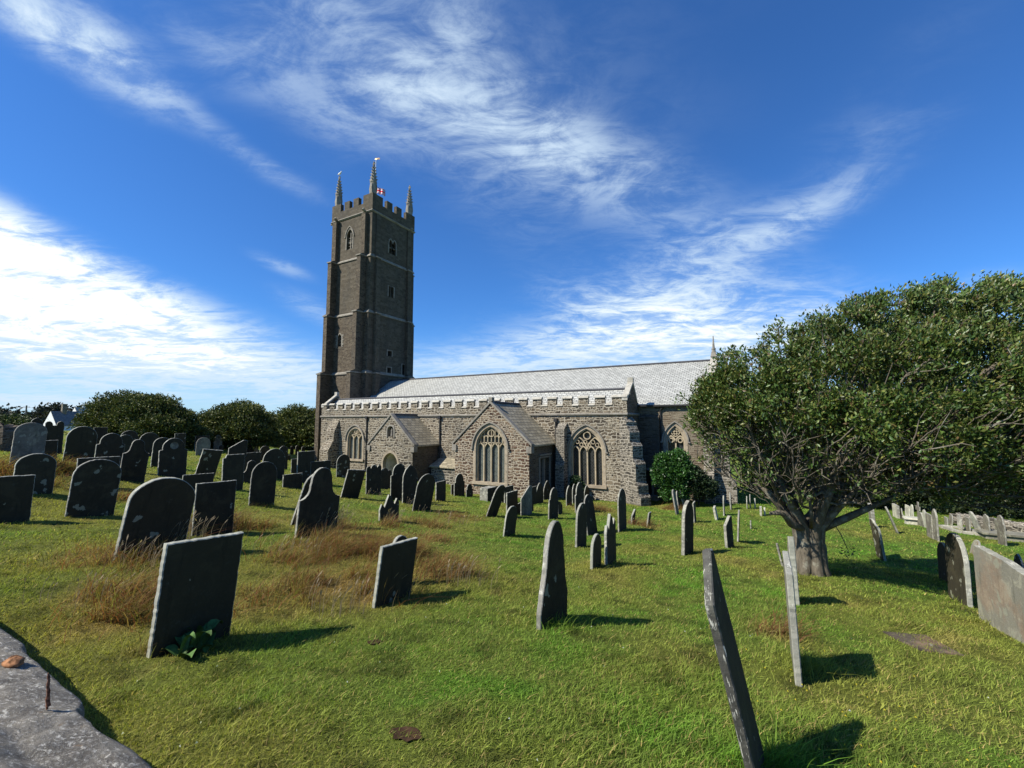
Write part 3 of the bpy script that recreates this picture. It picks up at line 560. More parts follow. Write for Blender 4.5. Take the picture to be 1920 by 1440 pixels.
def build_aisle():
    S = frame((-30, 0, 0), (1, 0, 0)); w1 = window(S, 4.87, 1.95, 2.1, 3.85, 4.9, 3, 'glass', True, 'perp', 'tracery'); w4 = window(S, 27.24, 2.2, 1.35, 3.5, 5.05, 4, 'glass_dark', True, 'flow')
    m = MB(); m.wall(S, [(0, -.6), (30, -.6), (30, 7.0 - .45), (0, 7.0 - .45)], [w1, w4], .32)
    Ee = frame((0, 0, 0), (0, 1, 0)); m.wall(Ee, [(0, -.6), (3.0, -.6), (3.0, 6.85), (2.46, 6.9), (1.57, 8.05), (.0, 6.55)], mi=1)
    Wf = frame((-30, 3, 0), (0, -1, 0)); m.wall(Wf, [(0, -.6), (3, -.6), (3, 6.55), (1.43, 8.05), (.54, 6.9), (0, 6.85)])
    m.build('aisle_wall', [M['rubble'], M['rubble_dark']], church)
    b = MB(); N = 26; pitch = (30 - .8) / 25.3; x = -30.0; L = []
    mer, gap = .68, .49
    tot = N * mer + (N - 1) * gap + .3; sc = 30 / tot
    for i in range(N):
        wv = (mer + (.3 if i == N - 1 else 0)) * sc; L.append((x, x + wv)); x += wv + gap * sc
    b.box(-30, 0, .0, .22, 6.55, 6.6)
    for i, (a, c) in enumerate(L): b.box(a, c, 0, .22, 6.6, 7.1)
    par = b.build('battlement', M['rubble'], church)
    for i, (a, c) in enumerate(L):
        c_ = MB(); c_.prism([(-.07, 7.1), (-.07, 7.13), (.06, 7.27), (.16, 7.27), (.28, 7.13), (.28, 7.1)], 'x', a - .04, c + .04); c_.build('coping', M['coping'], par)
        if i < N - 1: c_ = MB(); c_.prism([(-.06, 6.6), (-.06, 6.62), (.1, 6.74), (.21, 6.74), (.21, 6.6)], 'x', c + .003, L[i + 1][0] - .003); c_.build('embrasure_sill', M['coping'], par)
    s = MB(); s.prism([(.05, 5.9), (-.1, 5.95), (-.12, 6.03), (-.02, 6.1), (.05, 6.1)], 'x', -30.1, .05); s.prism([(-.05, 5.9), (.1, 5.95), (.12, 6.03), (.02, 6.1), (-.05, 6.1)], 'y', .06, 2.95); s.build('string_course', M['dressed_grey'], church)
    for x0, x1 in ((-.32, .05), (-30.05, -29.68)):      # raking copings of the aisle gables
        g = MB()
        for (y0, z0), (y1, z1) in (((-.04, 6.9), (1.57, 8.12)), ((1.57, 8.12), (2.6, 6.85))):
            g.add([(x0, y0, z0), (x1, y0, z0), (x1, y1, z1), (x0, y1, z1), (x0, y0, z0 + .16), (x1, y0, z0 + .16), (x1, y1, z1 + .16), (x0, y1, z1 + .16)], [(0, 1, 2, 3), (4, 5, 6, 7), (0, 1, 5, 4), (2, 3, 7, 6), (0, 3, 7, 4), (1, 2, 6, 5)])
        g.box(x0, x1, 1.45, 1.7, 8.2, 8.5)
        g.build('gable_coping', M['coping'], church)
    r = MB(); r.add([(-29.68, .22, 6.35), (-.32, .22, 6.35), (-.32, 1.57, 7.72), (-29.68, 1.57, 7.72), (-29.68, 3.0, 6.75), (-.32, 3.0, 6.75)], [(0, 1, 2, 3), (3, 2, 5, 4)]); rf = r.build('aisle_roof', M['roof_pale'], church)
    q = MB(); q.tube([(-29.68, 1.57, 7.74), (-.32, 1.57, 7.74)], .09, 6); q.build('ridge_tiles', M['ridge'], church)
    for (o, d, w, pr, mt) in (((-27.95, 0), (0, -1), 1.2, [(0, -.6), (1.15, -.6), (1.15, 2.9), (.95, 3.2), (.62, 3.7), (.55, 4.6), (.3, 5.1), (0, 5.75)], 'rubble'), ((-4.42, 0), (0, -1), .62, [(0, -.6), (.75, -.6), (.75, 2.6), (.6, 2.9), (.6, 5.0), (.0, 5.45)], 'rubble_grey'),
                            ((-.05, .2), (1, -.62), .85, [(-.3, -.6), (1.45, -.6), (1.45, .9), (1.25, 1.15), (1.25, 1.6), (1.08, 1.85), (1.08, 2.9), (.85, 3.25), (.85, 4.0), (.62, 4.3), (.62, 4.85), (.35, 5.3), (.35, 5.5), (0, 5.8), (-.3, 5.8)], 'rubble_grey')):
        bm = MB(); butt(bm, o, d, w, pr); bm.build('buttress', M[mt], church)
    # rainwater pipes
    for e, zt, zb, yy in ((-23.6, 5.85, -.2, -.07), (-15.18, 5.85, -.2, -.07), (-4.95, 5.6, -.2, -.09)):
        p = MB(); p.tube([(e, yy, zb), (e, yy, zt)], .06, 8); p.box(e - .12, e + .12, -.2, -.005, zt - .1, zt + .15)
        for zz in (1.5, 3.2, 4.6): p.box(e - .1, e + .1, -.14, -.004, zz, zz + .06)
        p.build('drainpipe', M['iron'], church)
def build_nave():
    r = MB(); te, tn = -28.87, 4.6
    r.add([(te, 2.78, 6.72), (4.35, 2.78, 6.72), (4.35, 7.945, 10.12), (te, 7.945, 10.12), (te, 13.1, 6.72), (4.35, 13.1, 6.72)], [(0, 1, 2, 3), (3, 2, 5, 4)]); r.add([(te, 2.78, 6.6), (4.35, 2.78, 6.6), (4.35, 2.78, 6.72), (te, 2.78, 6.72)], [(0, 1, 2, 3)])
    r.build('nave_roof', M['roof_pale'], church)
    q = MB(); q.tube([(te, 7.945, 10.14), (4.35, 7.945, 10.14)], .1, 6); q.build('ridge_tiles', M['ridge'], church)
    f = MB(); f.box(-.0, 4.35, 2.72, 2.95, 6.55, 6.66); f.build('gutter', M['iron'], church)
    S = frame((0, 3.0, 0), (1, 0, 0)); a = window(S, 2.4, 1.15, 2.3, 4.15, 5.25, 2, 'glass_dark', True, 'quatre')
    m = MB(); m.wall(S, [(-.3, -.6), (4.7, -.6), (4.7, 6.75), (-.3, 6.75)], [a], .32); E_ = frame((4.7, 3.0, 0), (0, 1, 0)); m.wall(E_, [(0, -.6), (9.9, -.6), (9.9, 6.8), (4.945, 10.2), (0, 6.8)])
    Nf = frame((4.7, 12.9, 0), (-1, 0, 0)); m.wall(Nf, [(0, -.6), (33.6, -.6), (33.6, 6.7), (0, 6.7)]); m.build('chancel_wall', M['chancel'], church)
    # shallow lower projection with the priest's door
    p = MB(); S2 = frame((.0, 2.75, 0), (1, 0, 0)); door = gothic(.62, 1.95, 2.2, 6, .5, .55); p.wall(S2, [(0, -.6), (1.42, -.6), (1.42, 5.85), (0, 5.85)], [door], .22)
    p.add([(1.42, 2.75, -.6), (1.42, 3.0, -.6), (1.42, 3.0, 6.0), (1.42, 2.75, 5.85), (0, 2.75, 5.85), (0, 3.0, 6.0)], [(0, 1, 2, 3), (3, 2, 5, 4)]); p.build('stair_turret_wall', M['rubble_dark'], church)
    d = MB(); z = Vector((0, 0, 1)); d.add([S2[0] + S2[1] * x + z * y + Vector((0, .15, 0)) for x, y in door], [tuple(range(len(door)))]); 
    for k in range(4): d.box(.24 + k * .13, .25 + k * .13, 2.885, 2.9, .56, 2.0)
    dr = d.build('door', M['oak'], church)
    d = MB(); d.bar(S2, gothic(.8, 1.95, 2.32, 6, .5, .5), .14, -.02, .03); d.box(-.0, 1.3, 2.2, 2.748, -.3, .5); d.box(.55, 1.25, 2.0, 2.55, .3, .62); d.build('doorway', M['dressed_grey'], church)
    g = MB()
    for (y0, z0), (y1, z1) in (((2.7, 6.75), (7.945, 10.25)), ((7.945, 10.25), (13.2, 6.75))):
        g.add([(4.33, y0, z0), (4.78, y0, z0), (4.78, y1, z1), (4.33, y1, z1), (4.33, y0, z0 + .2), (4.78, y0, z0 + .2), (4.78, y1, z1 + .2), (4.33, y1, z1 + .2)], [(0, 1, 2, 3), (4, 5, 6, 7), (0, 1, 5, 4), (2, 3, 7, 6), (0, 3, 7, 4), (1, 2, 6, 5)])
    g.build('gable_coping', M['coping'], church)
    c = MB(); c.taper((4.33, 4.78, 7.7, 8.2), (4.4, 4.7, 7.8, 8.1), 10.4, 10.75); c.tube([(4.55, 7.945, 10.7), (4.55, 7.945, 11.0), (4.55, 7.945, 11.1), (4.55, 7.945, 12.0)], [.16, .12, .09, .03], 8); c.tube([(4.55, 7.945, 10.95), (4.55, 7.945, 11.05)], [.15, .15], 8); c.build('gable_finial', M['pinnacle'], church)
    for (o, d_, w, pr) in (((4.45, 3.0), (0, -1), .6, [(0, -.6), (.8, -.6), (.8, 2.2), (.5, 2.7), (.5, 4.2), (0, 4.9)]), ((4.7, 3.3), (1, 0), .7, [(0, -.6), (1.25, -.6), (1.25, 1.6), (.9, 2.1), (.9, 3.6), (0, 4.6)])):
        bm = MB(); butt(bm, o, d_, w, pr); bm.build('buttress', M['rubble_grey'], church)
    p = MB(); p.tube([(1.72, 2.8, 6.6), (1.62, 2.85, 6.42), (1.5, 2.9, 6.3), (1.5, 2.92, 6.1), (1.5, 2.92, 0)], .05, 8); p.build('drainpipe', M['iron'], church)
def gabled(E0, E1, N0, eave, apex, name, holes, mtw, mtr, emt, eholes=()):
    ce = (E0 + E1) / 2; S = frame((E0, N0, 0), (1, 0, 0)); w = E1 - E0
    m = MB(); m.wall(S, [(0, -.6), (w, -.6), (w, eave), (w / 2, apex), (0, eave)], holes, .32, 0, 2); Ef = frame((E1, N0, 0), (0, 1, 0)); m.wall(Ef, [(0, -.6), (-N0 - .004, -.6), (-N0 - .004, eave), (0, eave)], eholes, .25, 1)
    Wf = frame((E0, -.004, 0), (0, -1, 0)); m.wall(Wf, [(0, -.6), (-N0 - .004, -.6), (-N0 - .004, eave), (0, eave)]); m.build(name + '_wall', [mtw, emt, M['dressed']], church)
    s = (apex - eave) / (w / 2); ov = .22; r = MB(); y0 = N0 + .3; h = .05
    r.add([(E0 - ov, y0, eave - s * ov + h), (ce, y0, apex + h), (E1 + ov, y0, eave - s * ov + h), (E0 - ov, -.006, eave - s * ov + h), (ce, -.006, apex + h), (E1 + ov, -.006, eave - s * ov + h), (E0 - ov, y0, eave - s * ov - .05), (E1 + ov, y0, eave - s * ov - .05), (E0 - ov, -.006, eave - s * ov - .05), (E1 + ov, -.006, eave - s * ov - .05)],
          [(0, 1, 4, 3), (1, 2, 5, 4), (6, 0, 3, 8), (2, 7, 9, 5)]); r.build(name + '_roof', mtr, church)
    g = MB()
    for sgn in (-1, 1):
        xa = ce + sgn * (w / 2 + .2); za = eave - s * .2; y1 = N0 + .3; y0_ = N0 - .07
        g.add([(xa, y0_, za - .04), (xa, y1, za - .04), (ce, y1, apex), (ce, y0_, apex), (xa, y0_, za + .12), (xa, y1, za + .12), (ce, y1, apex + .17), (ce, y0_, apex + .17)], [(0, 1, 2, 3), (4, 5, 6, 7), (0, 1, 5, 4), (2, 3, 7, 6), (0, 3, 7, 4), (1, 2, 6, 5)])
        g.box(min(xa, xa - sgn * .35), max(xa, xa - sgn * .35), y0_ - .03, y1, za - .45, za - .05)
    g.build(name + '_coping', M['dressed_grey'], church); q = MB(); q.tube([(ce, N0 + .3, apex + .09), (ce, -.01, apex + .09)], .08, 6); q.build('ridge_tiles', M['ridge'], church)
    return ce
def build_annexes():
    S = frame((-10.75, -3.86, 0), (1, 0, 0)); a = window(S, 2.83, 2.25, 1.62, 3.75, 5.2, 4, 'glass', True, 'perp', 'tracery')
    Ef = frame((-5.08, -3.86, 0), (0, 1, 0)); blk = [(1.5, 1.2), (1.5, 3.1), (2.9, 3.1), (2.9, 1.2)]
    gabled(-10.75, -5.08, -3.86, 4.2, 6.72, 'transept', [a], M['rubble_brown'], M['roof_grey'], M['rubble_dark'], [blk])
    b = MB(); o, u, n = Ef; z = Vector((0, 0, 1)); b.add([o + u * p[0] + z * p[1] - n * .2 for p in blk], [(0, 1, 2, 3)]); bl = b.build('blocked_window', M['rubble_dark'], church)
    t = MB(); t.bar(Ef, [(1.42, 1.1), (1.42, 3.2), (2.98, 3.2), (2.98, 1.1)], .15, -.03, .05); t.bar(Ef, [(2.2, 1.2), (2.2, 3.1)], .14, -.18, -.02); t.bar(Ef, [(1.3, 3.36), (3.1, 3.36)], .1, 0, .12); t.build('stone_frame', M['dressed_grey'], bl)
    c = MB(); c.box(-8.05, -7.78, -3.9, -3.6, 6.85, 7.12); c.build('gable_finial', M['dressed_grey'], church)
    S = frame((-19.95, -3, 0), (1, 0, 0)); door = gothic(1.55, 2.25, 3.1, 8, 2.32, .3); niche = gothic(.62, 4.85, 5.15, 5, 2.3, 4.35)
    gabled(-19.95, -15.36, -3.0, 3.87, 6.0, 'porch', [door, niche], M['rubble'], M['roof_grey'], M['rubble_dark'])
    d = MB(); d.bar(S, gothic(1.7, 2.25, 3.2, 8, 2.32, .3), .18, -.02, .04); d.build('porch_arch', M['dressed'], church)
    i = MB(); z = Vector((0, 0, 1)); o, u, n = S; A = [o + u * p[0] + z * p[1] - n * .32 for p in door]; B = [p - n * 1.6 for p in A]; k = len(A); i.add(A + B, [(j, j + 1, k + j + 1, k + j) for j in range(k - 1)]); i.build('porch_passage', M['lime'], church, recalc=False)
    i = MB(); i.add(B, [tuple(range(k))]); i.build('door', plain('weathered_door', (.2, .15, .11)), church)
    q = MB(); q.add([o + u * p[0] + z * p[1] - n * .25 for p in niche], [tuple(range(len(niche)))]); nb = q.build('niche', M['dark_in'], church)
    q = MB(); q.bar(S, gothic(.78, 4.85, 5.24, 5, 2.3, 4.3), .12, -.02, .05); q.tube([(-17.65, -2.86, 4.38), (-17.65, -2.86, 4.7), (-17.65, -2.86, 4.86), (-17.65, -2.86, 4.9), (-17.65, -2.86, 5.02)], [.11, .09, .1, .05, .06], 8); q.build('niche_figure', M['dressed_grey'], church)
build_aisle(); build_nave(); build_annexes()
def build_tower():
    te, tn, W = -28.9, 4.635, 6.62; zs = [-.6, 10.8, 17.4, 23.7, 28.83]; off = [.3, .2, .1, 0.0]; ST = []
    m = MB(); louv = []
    for i in range(4):
        oS, oE = off[i], off[i] * .2; x0, x1, y0, y1 = te - W - oS, te + oE, tn - oS, tn + W + oE; ST.append((x0, x1, y0, y1)); z0, z1 = zs[i], zs[i + 1]
        S = frame((x0, y0, 0), (1, 0, 0)); Ef = frame((x1, y0, 0), (0, 1, 0)); hs, he = [], []
        if i == 3: hs = [gothic(1.0, 26.6, 27.45, 6, -32.43 - x0, 25.05)]; he = [gothic(.48, 26.0, 26.55, 5, 7.46 - y0, 24.85), gothic(.48, 26.0, 26.55, 5, 8.06 - y0, 24.85)]
        if i == 2: he = [[(c - .17, 19.75), (c - .17, 20.95), (c + .17, 20.95), (c + .17, 19.75)] for c in (7.45 - y0, 7.92 - y0)]
        if i == 1: hs = [gothic(.62, 14.9, 15.35, 5, -33.3 - x0, 13.9)]; he = [[(7.35 - y0, 12.9), (7.35 - y0, 13.5), (8.0 - y0, 13.5), (8.0 - y0, 12.9)], [(7.35 - y0, 10.85), (7.35 - y0, 11.6), (7.95 - y0, 11.6), (7.95 - y0, 10.85)], [(9.7 - y0, 10.9), (9.7 - y0, 12.2), (10.35 - y0, 12.2), (10.35 - y0, 10.9)]]
        mi = 1 if i < 2 else 0
        m.wall(S, [(0, z0), (x1 - x0, z0), (x1 - x0, z1), (0, z1)], hs, .4, mi); m.wall(Ef, [(0, z0), (y1 - y0, z0), (y1 - y0, z1), (0, z1)], he, .4, 0)
        m.wall(frame((x1, y1, 0), (-1, 0, 0)), [(0, z0), (x1 - x0, z0), (x1 - x0, z1), (0, z1)], mi=mi); m.wall(frame((x0, y1, 0), (0, -1, 0)), [(0, z0), (y1 - y0, z0), (y1 - y0, z1), (0, z1)], mi=mi)
        for fr, hh in ((S, hs), (Ef, he)):
            for h in hh: louv.append((fr, h, i))
    m.box(te - W + .1, te - .1, tn + .1, tn + W - .1, 28.8, 29.0); tw = m.build('tower', [M['tower'], M['tower_low']], church); PARENT_AT[tw.name] = PARENT_AT['parish_church']
    z = Vector((0, 0, 1))
    for fr, h, i in louv:
        l = MB(); o, u, n = fr; l.add([o + u * p[0] + z * p[1] - n * .33 for p in h], [tuple(range(len(h)))]); xs = [p[0] for p in h]; c = sum((min(xs), max(xs))) / 2; w = max(xs) - min(xs); zb = min(p[1] for p in h); zt = max(p[1] for p in h)
        l.build('louvre_opening', M['dark_in'], tw)
        t = MB(); t.bar(fr, [(p[0] + (.06 if p[0] > c else -.06) * (abs(p[0] - c) > .05), p[1] + (.06 if abs(p[0] - c) < .05 or len(h) == 4 and p[1] > zb + .1 else 0)) for p in h] , .13, -.02, .035)
        if i == 3 and w > .8:
            t.bar(fr, [(c, zb), (c, zt - .1)], .1, -.3, -.15); t.bar(fr, [(c - w / 2, zb + .9), (c + w / 2, zb + .9)], .08, -.3, -.17)
            for k in range(5): t.bar(fr, [(c - w / 2, zb + .15 + k * .32), (c + w / 2, zb + .15 + k * .32)], .05, -.32, -.2)
            t.bar(fr, [(c - w / 2 - .3, 26.55)] + gothic(w + .36, 26.55, 27.75, 6, c) + [(c + w / 2 + .3, 26.55)], .1, 0, .12)
        elif i == 3: t.bar(fr, [(c - w / 2, zb + .75), (c + w / 2, zb + .75)], .07, -.3, -.1)
        elif i == 1 and zb > 13 and w < .64:
            for k in range(6):
                for sx in (-1, 1): t.bar(fr, [(c + sx * (w / 2 + .1), zb + k * .25), (c + sx * (w / 2 + .22 + .12 * (k % 2)), zb + k * .25)], .2, -.01, .03)
            for k in range(3): t.bar(fr, [(c - w / 2, zb + .35 + k * .35), (c + w / 2, zb + .35 + k * .35)], .06, -.3, -.2)
        t.build('window_frame', M['dressed_grey'], tw)
    for i in range(1, 4):
        s = MB()
        x0, x1, y0, y1 = ST[i - 1]; zz = zs[i]; a = ST[i]
        for k in range(1): s.taper((x0 - .1, x1 + .1, y0 - .1, y1 + .1), (x0 - .1, x1 + .1, y0 - .1, y1 + .1), zz - .12, zz - .02); s.taper((x0 - .1, x1 + .1, y0 - .1, y1 + .1), (a[0] - .01, a[1] + .01, a[2] - .01, a[3] + .01), zz - .02, zz + .2); s.build('string_course', M['dressed_grey'], tw)
    x0, x1, y0, y1 = ST[3]; s = MB(); s.taper((x0 - .05, x1 + .05, y0 - .05, y1 + .05), (x0 - .16, x1 + .16, y0 - .16, y1 + .16), 28.7, 28.83); s.taper((x0 - .16, x1 + .16, y0 - .16, y1 + .16), (x0 - .08, x1 + .08, y0 - .08, y1 + .08), 28.83, 28.95)
    s.build('string_course', M['dressed_grey'], tw)
    P = [1.45, 1.0, .8, .42]; PE = [.55, .4, .3, .15]; BW = [.75, .66, .58, .52]; set_ = .62
    def prof(pl, sg):
        pr = [(-.05, zs[0])]
        for i in range(4):
            o_ = off[i] * sg; top = zs[i + 1] if i < 3 else 28.6; pr += [(pl[i] + o_, zs[i] + (.25 if i else 0)), (pl[i] + o_, top - .05)]
            if i < 3: pr.append((pl[i] + o_ + .07, top)); 
        pr.append((0, 28.7)); pr.append((-.05, 28.7)); return pr
    def mk(o, d, pl, sg, bw):
        bm = MB(); butt(bm, o, d, bw, prof(pl, sg), 0)
        for i in range(3):
            q = pl[i] + off[i] * sg; dd = Vector((d[0], d[1], 0)); c = Vector((o[0], o[1], 0)); pp = Vector((-dd.y, dd.x, 0)); pts = [c + dd * (q + .09) - pp * (bw / 2 + .08), c + dd * (q + .09) + pp * (bw / 2 + .08)]
            v = []
            for zz in (zs[i + 1] - .13, zs[i + 1] - .01):
                v += [c - pp * (bw / 2 + .08) + z * zz, c + dd * (q + .09) - pp * (bw / 2 + .08) + z * zz, c + dd * (q + .09) + pp * (bw / 2 + .08) + z * zz, c + pp * (bw / 2 + .08) + z * zz]
            bm.add(v, [(0, 1, 2, 3), (4, 5, 6, 7), (0, 1, 5, 4), (1, 2, 6, 5), (2, 3, 7, 6)], 1)
        bm.build('tower_buttress', [M['tower_low'] if sg == 1 else M['tower'], M['dressed_grey']], tw)
    X0, X1, Y0, Y1 = te - W, te, tn, tn + W
    for x in (X0 + set_ + .3, X1 - set_ - .3): mk((x, Y0), (0, -1), P, 1, .6); mk((x, Y1), (0, 1), P, .2, .6)
    for y in (Y0 + .85, Y1 - .85): mk((X1, y), (1, 0), PE, .2, .6); mk((X0, y), (-1, 0), P, 1, .6)
    p = MB(); t_ = .42; cb, g, mw = 1.5, .64, .85; x0, x1, y0, y1 = X0 - .06, X1 + .06, Y0 - .06, Y1 + .06
    L = [(0, cb), (cb + g, cb + g + mw), (cb + 2 * g + mw, cb + 2 * g + 2 * mw), (W + .12 - cb, W + .12)]
    p.box(x0, x1, y0, y0 + t_, 28.95, 29.9); p.box(x0, x1, y1 - t_, y1, 28.95, 29.9); p.box(x0, x0 + t_, y0 + t_, y1 - t_, 28.95, 29.9); p.box(x1 - t_, x1, y0 + t_, y1 - t_, 28.95, 29.9)
    for a, b in L:
        p.box(x0 + a, x0 + b, y0, y0 + t_, 29.9, 30.85); p.box(x0 + a, x0 + b, y1 - t_, y1, 29.9, 30.85); a2 = max(a, t_); b2 = min(b, W + .12 - t_)
        p.box(x1 - t_, x1, y0 + a2, y0 + b2, 29.9, 30.85); p.box(x0, x0 + t_, y0 + a2, y0 + b2, 29.9, 30.85)
    p.build('tower_battlement', M['tower'], tw)
    for (cx, cy) in ((X0 + .42, Y0 + .42), (X1 - .42, Y0 + .42), (X1 - .42, Y1 - .42), (X0 + .42, Y1 - .42)):
        q = MB(); q.tube([(cx, cy, 30.6), (cx, cy, 31.0), (cx, cy, 32.2), (cx, cy, 32.35), (cx, cy, 32.4), (cx, cy, 34.3)], [.46, .4, .36, .42, .36, .07], 8)
        for k in range(8):
            a = math.pi / 8 + k * math.pi / 4
            if k % 2 == 0:
                for j in range(5):
                    f = (j + .4) / 5; rr = .36 * (1 - f) + .07 * f + .06; zz = 32.45 + 1.8 * f; q.tube([(cx + math.cos(a) * (rr - .06), cy + math.sin(a) * (rr - .06), zz), (cx + math.cos(a) * (rr + .07), cy + math.sin(a) * (rr + .07), zz + .1)], [.1, .05], 5)
                q.tube([(cx + math.cos(a) * .3, cy + math.sin(a) * .3, 30.7), (cx + math.cos(a) * .42, cy + math.sin(a) * .42, 31.6), (cx + math.cos(a) * .38, cy + math.sin(a) * .38, 32.2)], [.08, .07, .02], 4)
        q.tube([(cx, cy, 34.2), (cx, cy, 34.35), (cx, cy, 34.42), (cx, cy, 34.7), (cx, cy, 34.85)], [.07, .13, .06, .1, .03], 6); q.box(cx - .17, cx + .17, cy - .05, cy + .05, 34.48, 34.6)
        q.build('pinnacle', M['pinnacle'], tw)
    for (cx, cy, dx, dy) in ((X0 + .9, Y0, .2, -.5), (X1 - 1.0, Y0, .1, -.5), (X0, Y0 + .4, -.5, -.1), (X1, Y1 - .8, .4, .1)):
        q = MB(); q.tube([(cx, cy, 28.8), (cx + dx * .6, cy + dy * .6, 28.85), (cx + dx, cy + dy, 28.95), (cx + dx * 1.3, cy + dy * 1.3, 28.85)], [.17, .15, .16, .06], 6); q.build('gargoyle', M['pinnacle'], tw)
    # flag pole, flag and gilded vane at the tower top
    cx, cy = te - W / 2, tn + W / 2; fp = MB(); fp.tube([(cx, cy, 28.9), (cx, cy, 37.6)], [.05, .025], 8); PARENT_AT['flagpole'] = (cx, cy, 29); pole = empty('flagpole', (cx, cy, 29), 'slim flagpole on the tower roof with red and white flag and gilded vane', 'flagpole'); fp.build('pole', M['white_paint'], pole)
    v = MB(); v.add([(cx - .25, cy - .1, 37.62), (cx + .1, cy, 37.75), (cx + .62, cy + .25, 37.8), (cx + .66, cy + .28, 37.5), (cx + .15, cy, 37.5)], [(0, 1, 2, 3, 4)]); v.tube([(cx, cy, 37.5), (cx, cy, 37.9)], .04, 6)
    v.v = [(cx + (a - cx) * .7, cy + (b - cy) * .7, 37.62 + (c - 37.65) * .8) for a, b, c in v.v]; v.build('weathervane', M['gold'], pole)
    fm, t, b = mat('flag_cloth', .8, .1); uv = t.new('ShaderNodeTexCoord').outputs['UV']; sx = t.new('ShaderNodeSeparateXYZ'); t.set(sx.inputs[0], uv); ux = t.math('SUBTRACT', sx.outputs[0], .5); uy = t.math('MULTIPLY', t.math('SUBTRACT', sx.outputs[1], .5), .5)
    def band(d, w): return t.math('LESS_THAN', t.math('ABSOLUTE', d), w)
    dg1 = t.math('SUBTRACT', uy, t.math('MULTIPLY', ux, .5)); dg2 = t.math('ADD', uy, t.math('MULTIPLY', ux, .5)); cc = t.mix(t.math('MAXIMUM', band(dg1, .07), band(dg2, .07)), (.02, .03, .16, 1), (.75, .75, .75, 1)); cc = t.mix(t.math('MAXIMUM', band(dg1, .03), band(dg2, .03)), cc, (.6, .03, .04, 1))
    cc = t.mix(t.math('MAXIMUM', band(ux, .1), band(uy, .1)), cc, (.75, .75, .75, 1)); cc = t.mix(t.math('MAXIMUM', band(ux, .06), band(uy, .06)), cc, (.62, .03, .04, 1)); t.l.new(cc, b.inputs['Base Color'])
    fl = MB(); nx, ny = 16, 6; d = Vector((.93, .36, 0)); vs = [Vector((cx, cy, 0)) + d * (i / nx * 1.25) + Vector((-d.y, d.x, 0)) * (.16 * math.sin(i * .9) * i / nx) + z * (33.2 + j / ny * .8 - .4 * (i / nx) ** 1.5) for j in range(ny + 1) for i in range(nx + 1)]
    fl.add(vs, [(j * (nx + 1) + i, j * (nx + 1) + i + 1, (j + 1) * (nx + 1) + i + 1, (j + 1) * (nx + 1) + i) for j in range(ny) for i in range(nx)]); fo = fl.build('flag', fm, pole, True)
    L_ = fo.data.uv_layers[0]; lv = [l.vertex_index for l in fo.data.loops]; L_.data.foreach_set('uv', np.array([((k % (nx + 1)) / nx, (k // (nx + 1)) / ny) for k in lv], np.float32).ravel())
    # gull on the south-west pinnacle
    gx, gy, gz = X0 + .42, Y0 + .42, 34.85; g = MB(); g.tube([(gx - .34, gy, gz + .16), (gx - .2, gy, gz + .2), (gx, gy, gz + .22), (gx + .14, gy, gz + .28), (gx + .2, gy, gz + .38), (gx + .27, gy, gz + .42), (gx + .34, gy, gz + .4)], [.02, .08, .11, .09, .06, .06, .015], 8); g.tube([(gx, gy - .04, gz), (gx, gy - .04, gz + .15)], .012, 4); g.tube([(gx, gy + .04, gz), (gx, gy + .04, gz + .15)], .012, 4)
    tag(g.build('gull', M['feather'], None, True, loc=(gx, gy, gz)), 'white gull perched on the left pinnacle of the tower', 'gull')
build_tower()

